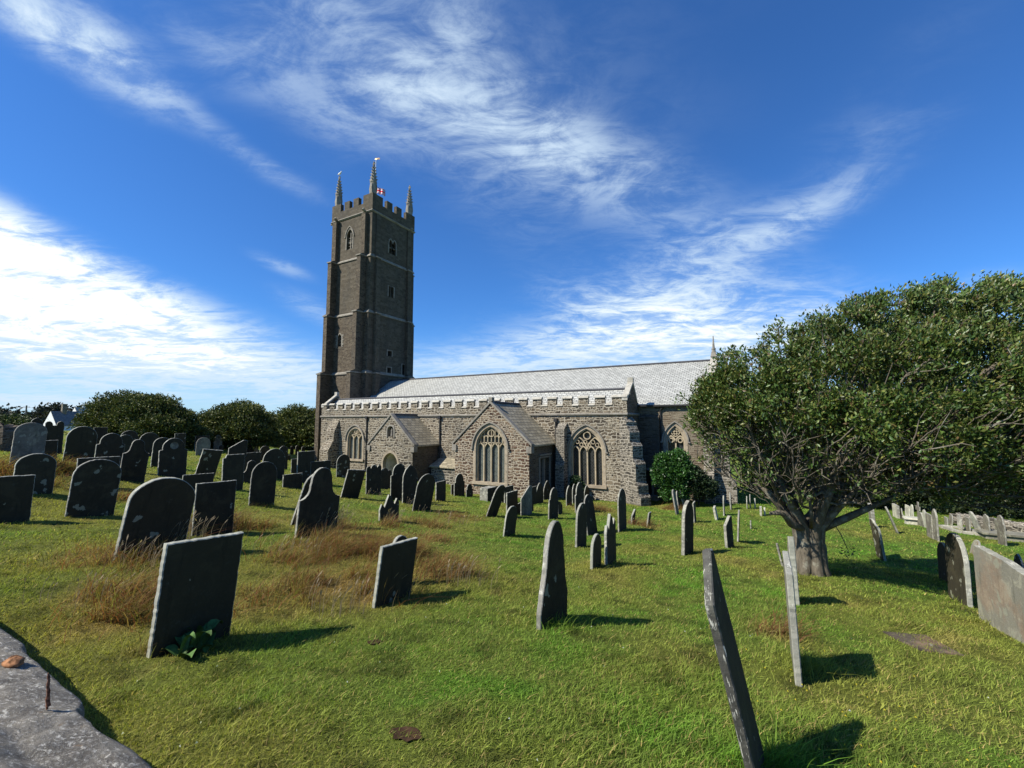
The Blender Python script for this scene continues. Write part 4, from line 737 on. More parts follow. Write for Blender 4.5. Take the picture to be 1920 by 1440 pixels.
# ---------------------------------------------------------------- gravestones
def arc(cx, cy, rx, ry, a0, a1, n): return [(cx + rx * math.cos(a0 + (a1 - a0) * i / n), cy + ry * math.sin(a0 + (a1 - a0) * i / n)) for i in range(n + 1)]
def profile(kind, W, h, rn):
    w = W / 2; pi = math.pi
    if kind == 'flat': p = [(-w, h - rn.uniform(0, .015)), (w, h - rn.uniform(0, .015))]
    elif kind == 'round': p = arc(0, h - w, w, w, pi, 0, 14)
    elif kind == 'seg': p = arc(0, h - .42 * W, w, .42 * W, pi, 0, 14)
    elif kind == 'gothic':
        r = .72 * W; q = gothic(W, h - r, h, 7); p = q
    elif kind == 'shoulder': p = [(-w, h - .5 * W), (-w * .78, h - .47 * W)] + arc(0, h - .4 * W, w * .78, .4 * W, pi, 0, 12) + [(w * .78, h - .47 * W), (w, h - .5 * W)]
    elif kind == 'ogee':
        p = [(-w, h - .66 * W)] + [(-w + .24 * W * math.sin(t), h - .66 * W + .3 * W * (1 - math.cos(t))) for t in (.25, .55, .85, 1.15)] + [(-.27 * W, h - .38 * W)] + arc(0, h - .27 * W, .25 * W, .27 * W, pi, 0, 12) + [(.27 * W, h - .38 * W)]
        p += [(w - .24 * W * math.sin(t), h - .66 * W + .3 * W * (1 - math.cos(t))) for t in (1.15, .85, .55, .25)] + [(w, h - .66 * W)]
    elif kind == 'peak': p = [(-w, h - 1.25 * W), (-w * .86, h - .98 * W), (-w * .7, h - .72 * W)] + arc(0, h - .5 * W, w * .62, .5 * W, pi, 0, 12) + [(w * .72, h - .7 * W), (w * .8, h - .95 * W), (w, h - 1.2 * W)]
    elif kind == 'slant': p = [(-w, h - .45 * W), (-w * .3, h - .25 * W), (w * .55, h), (w, h - .03)]
    elif kind == 'slantl': p = [(-w, h), (-w * .2, h - .1 * W), (w, h - .5 * W)]
    elif kind == 'jag': p = [(-w, h - .5 * W), (-w * .8, h - .3 * W), (-w * .55, h - .45 * W), (-w * .1, h), (w * .25, h - .12 * W), (w * .5, h - .42 * W), (w * .75, h - .2 * W), (w, h - .35 * W)]
    elif kind == 'notch': p = [(-w, h - .16 * W), (-w * .8, h - .14 * W), (-w * .68, h), (w, h)]
    elif kind == 'horn': p = [(-w, h - .08)] + arc(-w * .62, h - .1, w * .36, .1, pi, 0, 6) + [(-w * .2, h - .2), (w * .2, h - .2)] + arc(w * .62, h - .1, w * .36, .1, pi, 0, 6) + [(w, h - .1)]
    elif kind == 'triple': p = arc(-.36 * W, h - .2 * W, .14 * W, .14 * W, pi, .3, 5) + arc(0, h - .22 * W, .22 * W, .22 * W, pi - .2, .2, 8) + arc(.36 * W, h - .2 * W, .14 * W, .16 * W, pi - .3, 0, 5)
    elif kind == 'cross': p = [(-.12 * W, h * .62), (-w, h * .62), (-w, h * .8), (-.14 * W, h * .8), (-.14 * W, h), (.14 * W, h), (.14 * W, h * .8), (w, h * .8), (w, h * .62), (.12 * W, h * .62)]
    else: raise ValueError(kind)
    foot = .12 * W if kind == 'cross' else w
    return [(-foot, -.35)] + p + [(foot, -.35)]
def outline(kind, W, h, rn, fine):
    p = profile(kind, W, h, rn); o = []
    for (a, b), (c, d) in zip(p[:-1], p[1:]):
        n = max(1, int(math.hypot(c - a, d - b) / fine)); o += [(a + (c - a) * i / n, b + (d - b) * i / n) for i in range(n)]
    o.append(p[-1]); j = min(.007, fine * .1); return [(x + rn.uniform(-j, j), y + (rn.uniform(-j, j) if y > -.3 else 0)) for x, y in o]
DN = np.array([0., 1., 0.])
NG = 'slate headstones in the churchyard'
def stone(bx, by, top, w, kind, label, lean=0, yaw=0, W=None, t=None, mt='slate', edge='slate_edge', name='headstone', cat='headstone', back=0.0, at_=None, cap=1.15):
    rn = random.Random(hash((bx, by, top)) & 0xffff)
    X, Z = at_ if at_ else hit(bx, by); E, N = to_en(X, Z); z = float(CAM[2] - drop(X, Z)); u, fz, y = ray(bx, top); h = max(.2, CAM[2] + Z / fz * y - z)
    a = R(yaw); ux = np.array([math.sin(a), math.cos(a), 0]); c0 = np.array([E, N, z + h * .5]); q0 = project(c0 - ux * .25); q1 = project(c0 + ux * .25); pm = abs(q1[0] - q0[0]) / .5
    if W is None: W = min(cap, max(.28, w / max(pm, 1e-3)))
    ppm = F / Z; t = t or rn.uniform(.045, .07); fine = max(.035, 3.0 / ppm); p = outline(kind, W, h, rn, fine); n = len(p); bv = min(.008, t * .15)
    cxm = sum(q[0] for q in p) / n; cym = h * .5; ins = [(x + (cxm - x) / max(W, .1) * bv * 2.2, y_ + ((cym - y_) / max(h, .1) * bv * 2 if y_ > -.3 else 0)) for x, y_ in p]
    m = MB(); V = [(x, -t / 2, y_) for x, y_ in ins] + [(x, -t / 2 + bv, y_) for x, y_ in p] + [(x, t / 2 - bv, y_) for x, y_ in p] + [(x, t / 2, y_) for x, y_ in ins]
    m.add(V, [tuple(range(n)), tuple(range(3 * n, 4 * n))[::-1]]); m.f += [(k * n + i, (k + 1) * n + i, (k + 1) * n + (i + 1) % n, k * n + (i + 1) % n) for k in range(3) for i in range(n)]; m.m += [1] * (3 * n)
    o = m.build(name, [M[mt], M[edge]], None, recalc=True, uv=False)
    ang = math.atan2(lean / ppm, h); ax = Vector((FX, FY, 0))
    rot = Matrix.Rotation(ang, 4, ax) @ Matrix.Rotation(R(back), 4, Vector(ux)) @ Matrix(((ux[0], -ux[1], 0, 0), (ux[1], ux[0], 0, 0), (0, 0, 1, 0), (0, 0, 0, 1)))
    o.matrix_world = Matrix.Translation(Vector((E, N, z)) * K) @ rot
    return tag(o, label, cat, NG if cat == 'headstone' else None)
PW = dict(mt='slate_pale'); WW = dict(mt='stone_white', edge='stone_white')
def stones():
    s = stone
    # near ground
    s(357, 1213, 1006, 150, 'flat', 'large square topped slate slab with broad dock leaves at its foot', 17, t=.07)
    s(735, 1128, 1014, 68, 'flat', 'small dark flat topped slate leaning in a patch of tawny dry grass', 12, t=.06)
    s(748, 1098, 1004, 26, 'round', 'little round topped footstone peeping over the small leaning slate in dry grass', W=.3)
    s(1036, 1168, 976, 50, 'peak', 'tall dark headstone with narrow rounded peak and chipped shoulders, alone on the lawn', 5, t=.06)
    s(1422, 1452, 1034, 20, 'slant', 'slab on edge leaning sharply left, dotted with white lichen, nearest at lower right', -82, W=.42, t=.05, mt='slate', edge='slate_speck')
    s(1493, 1254, 1052, 18, 'flat', 'upright thin slab seen edge on, pale sunlit face, in front of the tree trunk', -6, W=.78, t=.055, mt='slate_pale')
    s(1492, 1128, 997, 12, 'slantl', 'broken brownish slab with yellow lichen on its corner, just left of the trunk', -4, W=.6, t=.08, mt='slate_brown')
    s(1467, 1060, 1013, 6, 'slantl', 'thin splintered slate sliver leaning left beside the edge on slabs by the trunk', -9, W=.4, t=.04, mt='slate_pale')
    s(1541, 1068, 1014, 12, 'round', 'small round slab half hidden behind the right side of the tree trunk', 0, W=.5, yaw=30, mt='slate_pale')
    s(1801, 1130, 1000, 37, 'round', 'tall round topped mottled headstone standing in the tree shade at the right', 0, mt='slate_spot', t=.07)
    s(1774, 1090, 1017, 22, 'round', 'smaller round headstone half hidden behind the taller round one in the tree shade', 0)
    # rows on the left, near to far
    s(14, 980, 891, 84, 'flat', 'plain near black square slab cut off by the left edge of the picture', 3, cap=1.4)
    s(60, 926, 850, 78, 'seg', 'broad low arched slate with a weathered face behind the plain black slab', 4, mt='slate_spot', cap=1.3)
    s(168, 968, 860, 92, 'seg', 'broad arched slate blotched with pale grey lichen patches', 12, mt='slate_spot', cap=1.3)
    s(281, 1040, 893, 128, 'seg', 'widest dark arched slate leaning right with seeding grass across its face', 24, cap=1.4, t=.09)
    s(398, 1004, 903, 76, 'flat', 'square slate with two round pale spots near its base, beside the widest arched slate', 3, cap=1.2)
    s(490, 948, 865, 48, 'round', 'smooth upright round topped black slate on open grass left of the scroll shouldered one', 4)
    s(593, 1002, 876, 76, 'ogee', 'large slate with scrolled shoulders and domed top among seeding grass stalks', 8)
    s(571, 984, 880, 40, 'round', 'round shouldered slate leaning right just behind the scroll shouldered headstone', 30, W=.75)
    s(655, 934, 879, 34, 'flat', 'flat slate with bright edge leaning right, in front of the west end of the church', 13)
    s(729, 977, 927, 36, 'jag', 'short broken topped slate tangled in seeding grass and orange stems')
    s(790, 957, 887, 34, 'round', 'round topped slate leaning right with a ginger tuft at its foot', 12)
    s(768, 944, 871, 27, 'gothic', 'pointed black slate, right hand of the close pair below the porch')
    s(747, 938, 869, 30, 'shoulder', 'shouldered black slate, left hand of the close pair below the porch')
    s(700, 926, 871, 28, 'triple', 'triple humped dark slate to the left below the porch doorway')
    s(720, 918, 877, 16, 'round', 'narrow round slate in the gap right of the triple humped one')
    s(729, 916, 881, 9, 'round', 'smallest round slate under the porch doorway', W=.34)
    s(826, 939, 902, 18, 'flat', 'small square slate standing by the pale lean to beside the porch')
    s(370, 930, 888, 58, 'flat', 'low flat slate behind the square one with two pale spots', 0, cap=1.2)
    s(383, 894, 841, 38, 'flat', 'tilted rectangular slate with pale weathered scars leaning right', 14, mt='slate_spot')
    s(435, 918, 852, 40, 'notch', 'tall flat slate with one small notched shoulder')
    s(470, 906, 863, 20, 'ogee', 'small scrolled slate between the notched slate and the smooth black round one', 0, W=.7)
    s(440, 893, 825, 34, 'slant', 'slope topped broken slate behind the notched one', 4)
    s(472, 886, 848, 32, 'flat', 'wide plain flat slate behind the smooth black round one')
    s(511, 898, 841, 42, 'round', 'larger round slate directly behind the smooth black round one', 2)
    s(548, 915, 888, 36, 'flat', 'low square slate beside the taller square one left of the scroll shouldered stone')
    s(572, 905, 846, 32, 'flat', 'taller square slate against the foot of the tower')
    s(600, 906, 864, 47, 'flat', 'wide square slate below the aisle corner buttress')
    s(551, 887, 860, 9, 'flat', 'narrow dark slate on bright grass left of the tower foot', W=.4)
    s(541, 863, 853, 5, 'flat', 'tiny dark block alone on bright grass left of the tower foot', W=.3)
    s(643, 895, 852, 25, 'round', 'round slate with pale lichen below the western aisle window', mt='slate_spot')
    s(547, 852, 836, 6, 'round', 'leftmost of three little round stones in a row by the tower foot', W=.45)
    s(557, 853, 835, 7, 'round', 'middle one of three little round stones in a row by the tower foot', W=.45)
    s(568, 853, 837, 6, 'round', 'rightmost of three little round stones in a row by the tower foot', W=.45)
    s(246, 902, 823, 50, 'ogee', 'tall scroll shouldered slate leaning slightly right, left of the slate with a round recess', 9)
    keyhole = s(322, 895, 821, 53, 'shoulder', 'tall shouldered slate with a round pale recess near its top', 0)
    s(299, 876, 820, 34, 'round', 'round slate half hidden behind the one with the round recess', 3)
    s(182, 912, 857, 80, 'flat', 'wide low flat slate between the blotched arched slate and the scrolled one', 0, cap=1.3)
    s(202, 876, 812, 54, 'shoulder', 'broad shouldered brown slate just right of the black rounded one', 4, cap=1.2)
    s(146, 868, 799, 58, 'round', 'big smooth black round topped slate left of the broad shouldered brown one', 6, cap=1.2)
    s(48, 876, 792, 62, 'seg', 'big pale grey arched stone with mottled weathered face at the far left', 5, mt='slate_pale', cap=1.3)
    s(98, 850, 790, 36, 'horn', 'slate with two horned bumps below the white gabled cottage')
    s(92, 868, 825, 26, 'flat', 'low flat slate under the one with two horned bumps')
    s(64, 845, 783, 24, 'gothic', 'steep pointed stone above the big pale grey arched one')
    s(186, 842, 801, 26, 'flat', 'flat grey stone under the left edge of the big evergreen')
    s(240, 850, 807, 34, 'round', 'round stone low under the big evergreen left of the leaning scrolled one', 0)
    s(232, 862, 815, 30, 'round', 'second round stone in front of another, right of the broad shouldered brown slate')
    s(278, 856, 811, 38, 'round', 'broad round brown stone behind the leaning scrolled slate')
    s(336, 850, 812, 21, 'flat', 'small square brown stone under the evergreen above the round recess slate')
    s(378, 845, 817, 44, 'flat', 'wide flat stone in deep shade under the evergreens')
    s(380, 855, 820, 27, 'round', 'round stone with a lighter ringed face, before the wide flat stone in shade', mt='slate_pale')
    s(408, 843, 815, 16, 'gothic', 'small pointed grey stone in the far row under the evergreens', mt='slate_pale')
    s(421, 841, 812, 14, 'cross', 'small grey stone cross in the far row under the evergreens', W=.55, mt='slate_pale')
    s(432, 842, 821, 11, 'round', 'little round stone right of the small cross in the far row', W=.5)
    s(467, 849, 825, 16, 'round', 'round bright edged stone in the far row right of the slope topped one')
    s(414, 847, 834, 10, 'round', 'tiny round footstone peeping over the tilted scarred slate', W=.4)
    s(480, 848, 832, 8, 'jag', 'pale jagged stone in the far row by the little white house', W=.5, mt='stone_white')
    s(496, 864, 836, 20, 'round', 'round stone in front of the little white house')
    s(530, 880, 836, 17, 'round', 'dark round stone right of the little white house')
    # below the aisle
    s(861, 930, 888, 19, 'shoulder', 'shouldered slate against the wall right of the pale lean to')
    s(849, 928, 908, 5, 'flat', 'thin slate sliver beside the shouldered slate near the lean to', W=.35)
    s(880, 932, 907, 12, 'shoulder', 'small shouldered slate left below the big traceried transept window')
    s(916, 938, 913, 18, 'flat', 'small dark box tomb with pale top under the transept window', t=.5)
    s(921, 968, 905, 21, 'round', 'tall round slate leaning strongly right below the transept window', 22, cap=.8)
    s(954, 942, 911, 16, 'flat', 'flat slate behind the leaning round one under the transept corner')
    s(943, 942, 925, 4, 'flat', 'narrow slate edge between the leaning round slate and the transept corner', W=.3)
    s(960, 964, 921, 20, 'flat', 'tall square black slate below the right corner of the transept')
    s(973, 962, 943, 8, 'flat', 'short square slate stuck to the tall square black one', W=.4)
    s(987, 966, 912, 20, 'slant', 'slope topped grey slate at the right corner of the transept', mt='slate_pale')
    s(996, 958, 938, 7, 'round', 'little round stone at the foot of the slope topped grey slate', W=.4)
    s(1001, 946, 912, 10, 'flat', 'dark flat slate behind the slope topped grey one')
    s(954, 1005, 948, 21, 'round', 'lone round headstone leaning right with white sunlit shoulder on the mid lawn', 7, mt='slate')
    s(1012, 943, 905, 13, 'gothic', 'pointed slate with bright left edge against the transept side wall')
    s(1026, 936, 901, 14, 'gothic', 'second pointed slate, right of the other against the transept side wall')
    s(1037, 972, 914, 17, 'shoulder', 'tall shouldered slate with white chips, left of the eastern aisle window', 2)
    s(1050, 964, 938, 9, 'slantl', 'short broken slate at the right foot of the tall shouldered one with chips', W=.5)
    s(1067, 948, 910, 10, 'gothic', 'narrow pointed slate under the left jamb of the eastern aisle window')
    s(1077, 944, 907, 8, 'gothic', 'slim slate squeezed between two others under the eastern aisle window', W=.6)
    s(1087, 960, 904, 20, 'shoulder', 'broad round shouldered slate under the eastern aisle window')
    s(1100, 938, 910, 9, 'gothic', 'small pointed slate under the middle mullion of the eastern aisle window')
    s(1089, 1026, 943, 18, 'round', 'tall narrow round headstone, left of the crossing pair below the aisle', 3)
    s(1111, 1001, 927, 17, 'round', 'narrow round headstone leaning left across its taller neighbour below the aisle', -9)
    s(1117, 1064, 1001, 16, 'round', 'short round headstone with a white edge spot, nearest on the middle lawn', 2)
    s(1145, 1057, 963, 17, 'jag', 'tall splintered slate with two broken points')
    s(1167, 994, 916, 14, 'round', 'tall slim round slate before the corner buttress of the aisle', 0)
    s(1186, 982, 955, 8, 'slant', 'small broken slate in dry stalks right of the corner buttress', 3, W=.5)
    s(1215, 985, 960, 5, 'flat', 'thin short slate stump leaning right on the path edge', 4, W=.4)
    # edge-on stones towards the chancel
    s(1270, 964, 917, 4, 'round', 'leftmost of three thin slates leaning left before the laurel bush', -7, W=.6, t=.07, mt='slate_pale')
    s(1274, 954, 920, 4, 'round', 'middle of three thin slates leaning left before the laurel bush', -4, W=.55, t=.06)
    s(1284, 951, 914, 5, 'round', 'rightmost of three thin slates leaning left before the laurel bush', -8, W=.6, t=.07, mt='slate_pale')
    s(1289, 1038, 938, 16, 'gothic', 'tall thick slate with sunlit left edge standing alone before the chancel', 4, W=.6, t=.09, yaw=14)
    s(1303, 979, 941, 4, 'flat', 'thin slate on edge just behind the tall thick one before the chancel', -1, W=.6, t=.06)
    s(1344, 974, 950, 4, 'flat', 'white sunlit thin stone casting a short shadow before the chancel', -4, W=.55, t=.1, **WW)
    s(1358, 966, 929, 3, 'gothic', 'slim dark slate on edge before the chancel buttress', 0, W=.55, t=.06)
    s(1371, 955, 923, 4, 'gothic', 'slim slate touching the chancel corner buttress', -1, W=.6, t=.07)
    s(1368, 1026, 968, 14, 'slant', 'broken slope topped slate, left of the pair in front of the path', -2, W=.5, yaw=16, t=.08)
    s(1384, 1016, 956, 5, 'gothic', 'thin slate leaning right beside the broken slope topped one', 4, W=.55, t=.05)
    s(1408, 991, 977, 3, 'flat', 'tiny slate stump alone on the lawn left of the tree', 0, W=.3, t=.05)
    s(1427, 967, 950, 3, 'flat', 'small white stone under the left boughs of the tree', 0, W=.4, t=.1, **WW)
    s(1434, 966, 952, 3, 'flat', 'second small white stone right of the other under the left boughs', 0, W=.4, t=.08, **WW)
    s(1401, 953, 930, 3, 'gothic', 'thin shaded slate right of the chancel corner, leftmost of three', 0, W=.55)
    s(1407, 953, 927, 3, 'gothic', 'thin shaded slate right of the chancel corner, middle of three', 0, W=.55)
    s(1416, 953, 934, 3, 'gothic', 'thin shaded slate right of the chancel corner, rightmost of three', 0, W=.55)
    # right-hand slope
    s(1653, 1048, 974, 15, 'slant', 'lone dark slate leaning left on the open slope right of the trunk', -9, W=.55, yaw=-10, mt='slate_spot')
    s(1637, 988, 945, 9, 'flat', 'pale cracked stone under the low bough, behind the lone leaning slate', -2, W=.6, mt='slate_pale', t=.14)
    s(1683, 1000, 946, 5, 'gothic', 'thin pale slip of stone leaning far to the left on the open slope', -20, W=.4, mt='slate_pale', t=.06)
    s(1681, 970, 946, 9, 'flat', 'pale upright stone in the far row, left end under the dark trees', 0, mt='stone_white', t=.14)
    s(1691, 973, 953, 9, 'jag', 'rough mottled stone in the far row right of the first pale upright one', 0, mt='slate_spot')
    s(1702, 980, 947, 8, 'flat', 'bright white slab in the far row, left of a slim white one', 2, **WW)
    s(1711, 977, 946, 5, 'round', 'slim bright white stone in the far row', 1, W=.45, **WW)
    s(1722, 982, 941, 8, 'cross', 'pale stone cross with a pinkish arm in the far row', 2, W=.7, mt='slate_pale')
    s(1728, 987, 960, 15, 'shoulder', 'grey green shouldered stone in the far row behind the low white kerb', 0, mt='slate_pale')
    s(1738, 990, 955, 7, 'gothic', 'pointed stone with a white edge in the far row', -3, mt='stone_white')
    s(1745, 1008, 963, 11, 'flat', 'plain grey square stone before the far row, left of a taller one', 0, mt='slate_pale')
    s(1756, 1013, 954, 9, 'gothic', 'tall pointed grey stone at the near end of the far row', 0, mt='slate_pale')
    s(1775, 987, 969, 5, 'flat', 'small slim stone behind the white kerbed grave', 0, W=.4, mt='slate_pale')
    s(1782, 984, 964, 7, 'round', 'small grey stone leaning right before the dark trees', 3, mt='slate_pale')
    s(1801, 995, 964, 6, 'jag', 'narrow chipped white and grey stone at the end of the white kerb', 0, W=.5, mt='stone_white')
    s(1816, 997, 970, 8, 'flat', 'short pale square stone left of the big leaning pale slab', 0, mt='slate_pale')
    s(1839, 1004, 957, 12, 'round', 'big pale green slab leaning far to the left in the far row', -15, mt='stone_white')
    s(1852, 1007, 964, 11, 'round', 'grey stone with pinkish foot right of the big leaning pale slab', 0, mt='slate_pale')
    s(1880, 1022, 966, 15, 'shoulder', 'round grey stone standing in front of the low rubble wall', 0, mt='slate_pale')
    s(1873, 1000, 974, 11, 'flat', 'flat grey stone behind the round one by the low rubble wall', 0, mt='slate_pale')
    s(1827, 1040, 1011, 14, 'round', 'tilted dull brown stone low on the slope behind the tall mottled pair', 8, mt='slate_brown')
    s(1911, 1066, 1038, 16, 'gothic', 'dark pointed stone tip behind the big brownish slab at the right edge', 0)
    return keyhole
KEY = stones()
def extras():
    # round recess with a pale plaque on the tall shouldered slate
    h = max(v.co.z for v in KEY.data.vertices); hw = max(v.co.x for v in KEY.data.vertices); t = min(v.co.y for v in KEY.data.vertices); m = MB(); k = 16; r = hw * .3; cz = h - hw * .62
    m.v = []; pts = [(r * math.cos(2 * math.pi * i / k), t - .012 * K, cz + r * math.sin(2 * math.pi * i / k)) for i in range(k)]; q = [(r * .8 * math.cos(2 * math.pi * i / k), t - .002, cz + r * .8 * math.sin(2 * math.pi * i / k)) for i in range(k)]
    PARENT_AT[KEY.name] = (0, 0, 0); m.add([tuple(c / K for c in p) for p in pts + q], [(i, (i + 1) % k, k + (i + 1) % k, k + i) for i in range(k)] + [tuple(range(k, 2 * k))]); m.build('roundel', M['slate_pale'], KEY, uv=False)
    # big brown slab at the right edge, west face to us
    X, Z = hit(1850, 1163); u, fz, y = ray(1836, 1033); h = CAM[2] + Z / fz * y - float(CAM[2] - drop(X, Z)); E, N = to_en(X, Z); Wd = 1.45; rn = random.Random(3)
    p = outline('flat', Wd, h, rn, .05); p = [(x, y_ + (-.1 * max(0, (-x - .1)) if y_ > h * .8 else 0)) for x, y_ in p]; n = len(p); m = MB(); tt = .11
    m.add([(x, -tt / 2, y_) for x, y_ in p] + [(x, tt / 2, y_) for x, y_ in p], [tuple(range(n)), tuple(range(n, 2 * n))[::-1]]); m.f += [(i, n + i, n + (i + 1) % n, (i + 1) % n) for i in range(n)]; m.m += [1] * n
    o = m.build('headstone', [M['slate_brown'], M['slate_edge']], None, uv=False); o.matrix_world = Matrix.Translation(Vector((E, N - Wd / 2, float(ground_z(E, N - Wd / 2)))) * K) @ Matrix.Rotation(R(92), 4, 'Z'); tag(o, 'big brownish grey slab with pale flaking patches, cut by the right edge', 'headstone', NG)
    # flat ledger let into the turf
    m = MB(); P = [hit(*q) for q in ((1655, 1186), (1735, 1192), (1808, 1232), (1725, 1222))]; T = [(*to_en(a, b), float(CAM[2] - drop(a, b))) for a, b in P]; m.add([(a, b, c + .012) for a, b, c in T] + [(a, b, c - .1) for a, b, c in T], [(0, 1, 2, 3)] + [(i, (i + 1) % 4, 4 + (i + 1) % 4, 4 + i) for i in range(4)])
    tag(m.build('ledger_stone', M['ledger'], None, uv=False, loc=T[0]), 'reddish flat ledger stone sunk in the lawn at the lower right', 'gravestone')
    for (px, py, r, lab) in ((762, 1378, .09, 'small patch of bare brown earth in the foreground lawn'), (700, 1207, .07, 'dark bare patch in the grass in front of the small leaning slate')):
        a, b = hit(px, py); E, N = to_en(a, b); m = MB(); k = 14; rn = random.Random(px); pts = []
        for i in range(k):
            q = r * rn.uniform(.7, 1.2); e2, n2 = E + q * 1.2 * math.cos(2 * math.pi * i / k), N + q * math.sin(2 * math.pi * i / k); pts.append((e2, n2, float(ground_z(e2, n2)) + .012))
        m.add(pts + [(E, N, float(ground_z(E, N)) + .0)], [(i, (i + 1) % k, k) for i in range(k)]); tag(m.build('bare_earth', M['earth'], None, uv=False), lab, 'ground patch', None, 'structure')
    # pale lean-to between porch and transept
    m = MB(); m.box(-15.0, -12.6, -1.25, -.02, .2, 2.0); b0 = empty('lean_to', (-13.8, -.6, .5), 'low stone lean to with pale slab roof beside the porch', 'lean-to'); PARENT_AT['lean_to'] = (-13.8, -.6, .5); m.build('wall', M['rubble_grey'], b0)
    m = MB(); m.prism([(-1.4, 2.0), (-.02, 2.55), (-.02, 2.65), (-1.4, 2.1)], 'x', -15.1, -12.5); m.build('roof', M['roof_grey'], b0)
    # white kerbed grave
    P = [hit(*q) for q in ((1762, 988), (1800, 1000))]; T = [(*to_en(a, b), float(CAM[2] - drop(a, b))) for a, b in P]; m = MB(); d = Vector(T[1]) - Vector(T[0]); L = d.length; d.normalize(); pp = Vector((-d.y, d.x, 0)).normalized() * .9; o = Vector(T[0])
    def kerb(a, b): 
        q = Vector((-(b - a).y, (b - a).x, 0)).normalized() * .08; v = []
        for zz in (-.1, .11): v += [a - q + Vector((0, 0, zz)), b - q + Vector((0, 0, zz)), b + q + Vector((0, 0, zz)), a + q + Vector((0, 0, zz))]
        m.add(v, [(0, 3, 2, 1), (4, 5, 6, 7), (0, 1, 5, 4), (1, 2, 6, 5), (2, 3, 7, 6), (3, 0, 4, 7)])
    kerb(o, o + d * L); kerb(o + pp, o + pp + d * L); kerb(o + pp * .1, o + pp * .9); kerb(o + d * L + pp * .1, o + d * L + pp * .9); tag(m.build('kerbed_grave', M['stone_white'], None, uv=False, loc=T[0]), 'grave outlined by a low white stone kerb on the far slope', 'grave')
    a, b = hit(1719, 984); E, N = to_en(a, b); zz = float(ground_z(E, N)); m = MB(); m.taper((E - .45, E + .45, N - .25, N + .25), (E - .4, E + .4, N - .2, N + .2), zz - .1, zz + .28); m.taper((E - .5, E + .5, N - .3, N + .3), (E - .46, E + .46, N - .26, N + .26), zz + .281, zz + .36); tag(m.build('low_tomb', M['stone_white'], None, uv=False, loc=(E, N, zz)), 'low white block tomb below the pale cross in the far row', 'tomb')
    a, b = hit(1895, 1013); E, N = to_en(a, b); zz = float(ground_z(E, N)); m = MB(); m.box(E - .85, E + .85, N - .35, N + .35, zz - .2, zz + .22); m.box(E - .95, E + .95, N - .43, N + .43, zz + .221, zz + .3); tag(m.build('table_tomb', M['slate_pale'], None, uv=False, loc=(E, N, zz)), 'long low grey slab tomb by the rubble wall at the right edge', 'tomb')
extras()
# ---------------------------------------------------------------- walls, iron stub, dock plant
def rough_wall(name, pts, hgt, wid, mtl, label, cat, seed, jit=.06, step=.22):
    rn = random.Random(seed); P = [Vector(p) for p in pts]; S = []
    for a, b in zip(P[:-1], P[1:]):
        n = max(1, int((b - a).length / step)); S += [a.lerp(b, i / n) for i in range(n)]
    S.append(P[-1]); m = MB(); rings = []
    for i, p in enumerate(S):
        d = (S[min(i + 1, len(S) - 1)] - S[max(i - 1, 0)]).normalized(); q = Vector((-d.y, d.x, 0)).normalized(); hh = hgt * rn.uniform(.88, 1.1); prof = [(-.5, -.4), (-.5, 0), (-.5, .35), (-.48, .7), (-.42, .95), (-.15, 1.02), (.15, 1.0), (.42, .95), (.48, .7), (.5, .35), (.5, 0), (.5, -.4)]
        rings.append([p + q * (x * wid + rn.uniform(-jit, jit)) + Vector((0, 0, y * hh + rn.uniform(-jit, jit) * (y > 0))) for x, y in prof])
    k = len(rings[0]); m.add([v for r in rings for v in r], [(i * k + j, (i + 1) * k + j, (i + 1) * k + j + 1, i * k + j + 1) for i in range(len(S) - 1) for j in range(k - 1)] + [tuple(range(k)), tuple((len(S) - 1) * k + j for j in range(k))[::-1]])
    return tag(m.build(name, mtl, None), label, cat)
def en3(px, py, dz=0.0): a, b = hit(px, py); E, N = to_en(a, b); return (E, N, float(ground_z(E, N)) + dz)
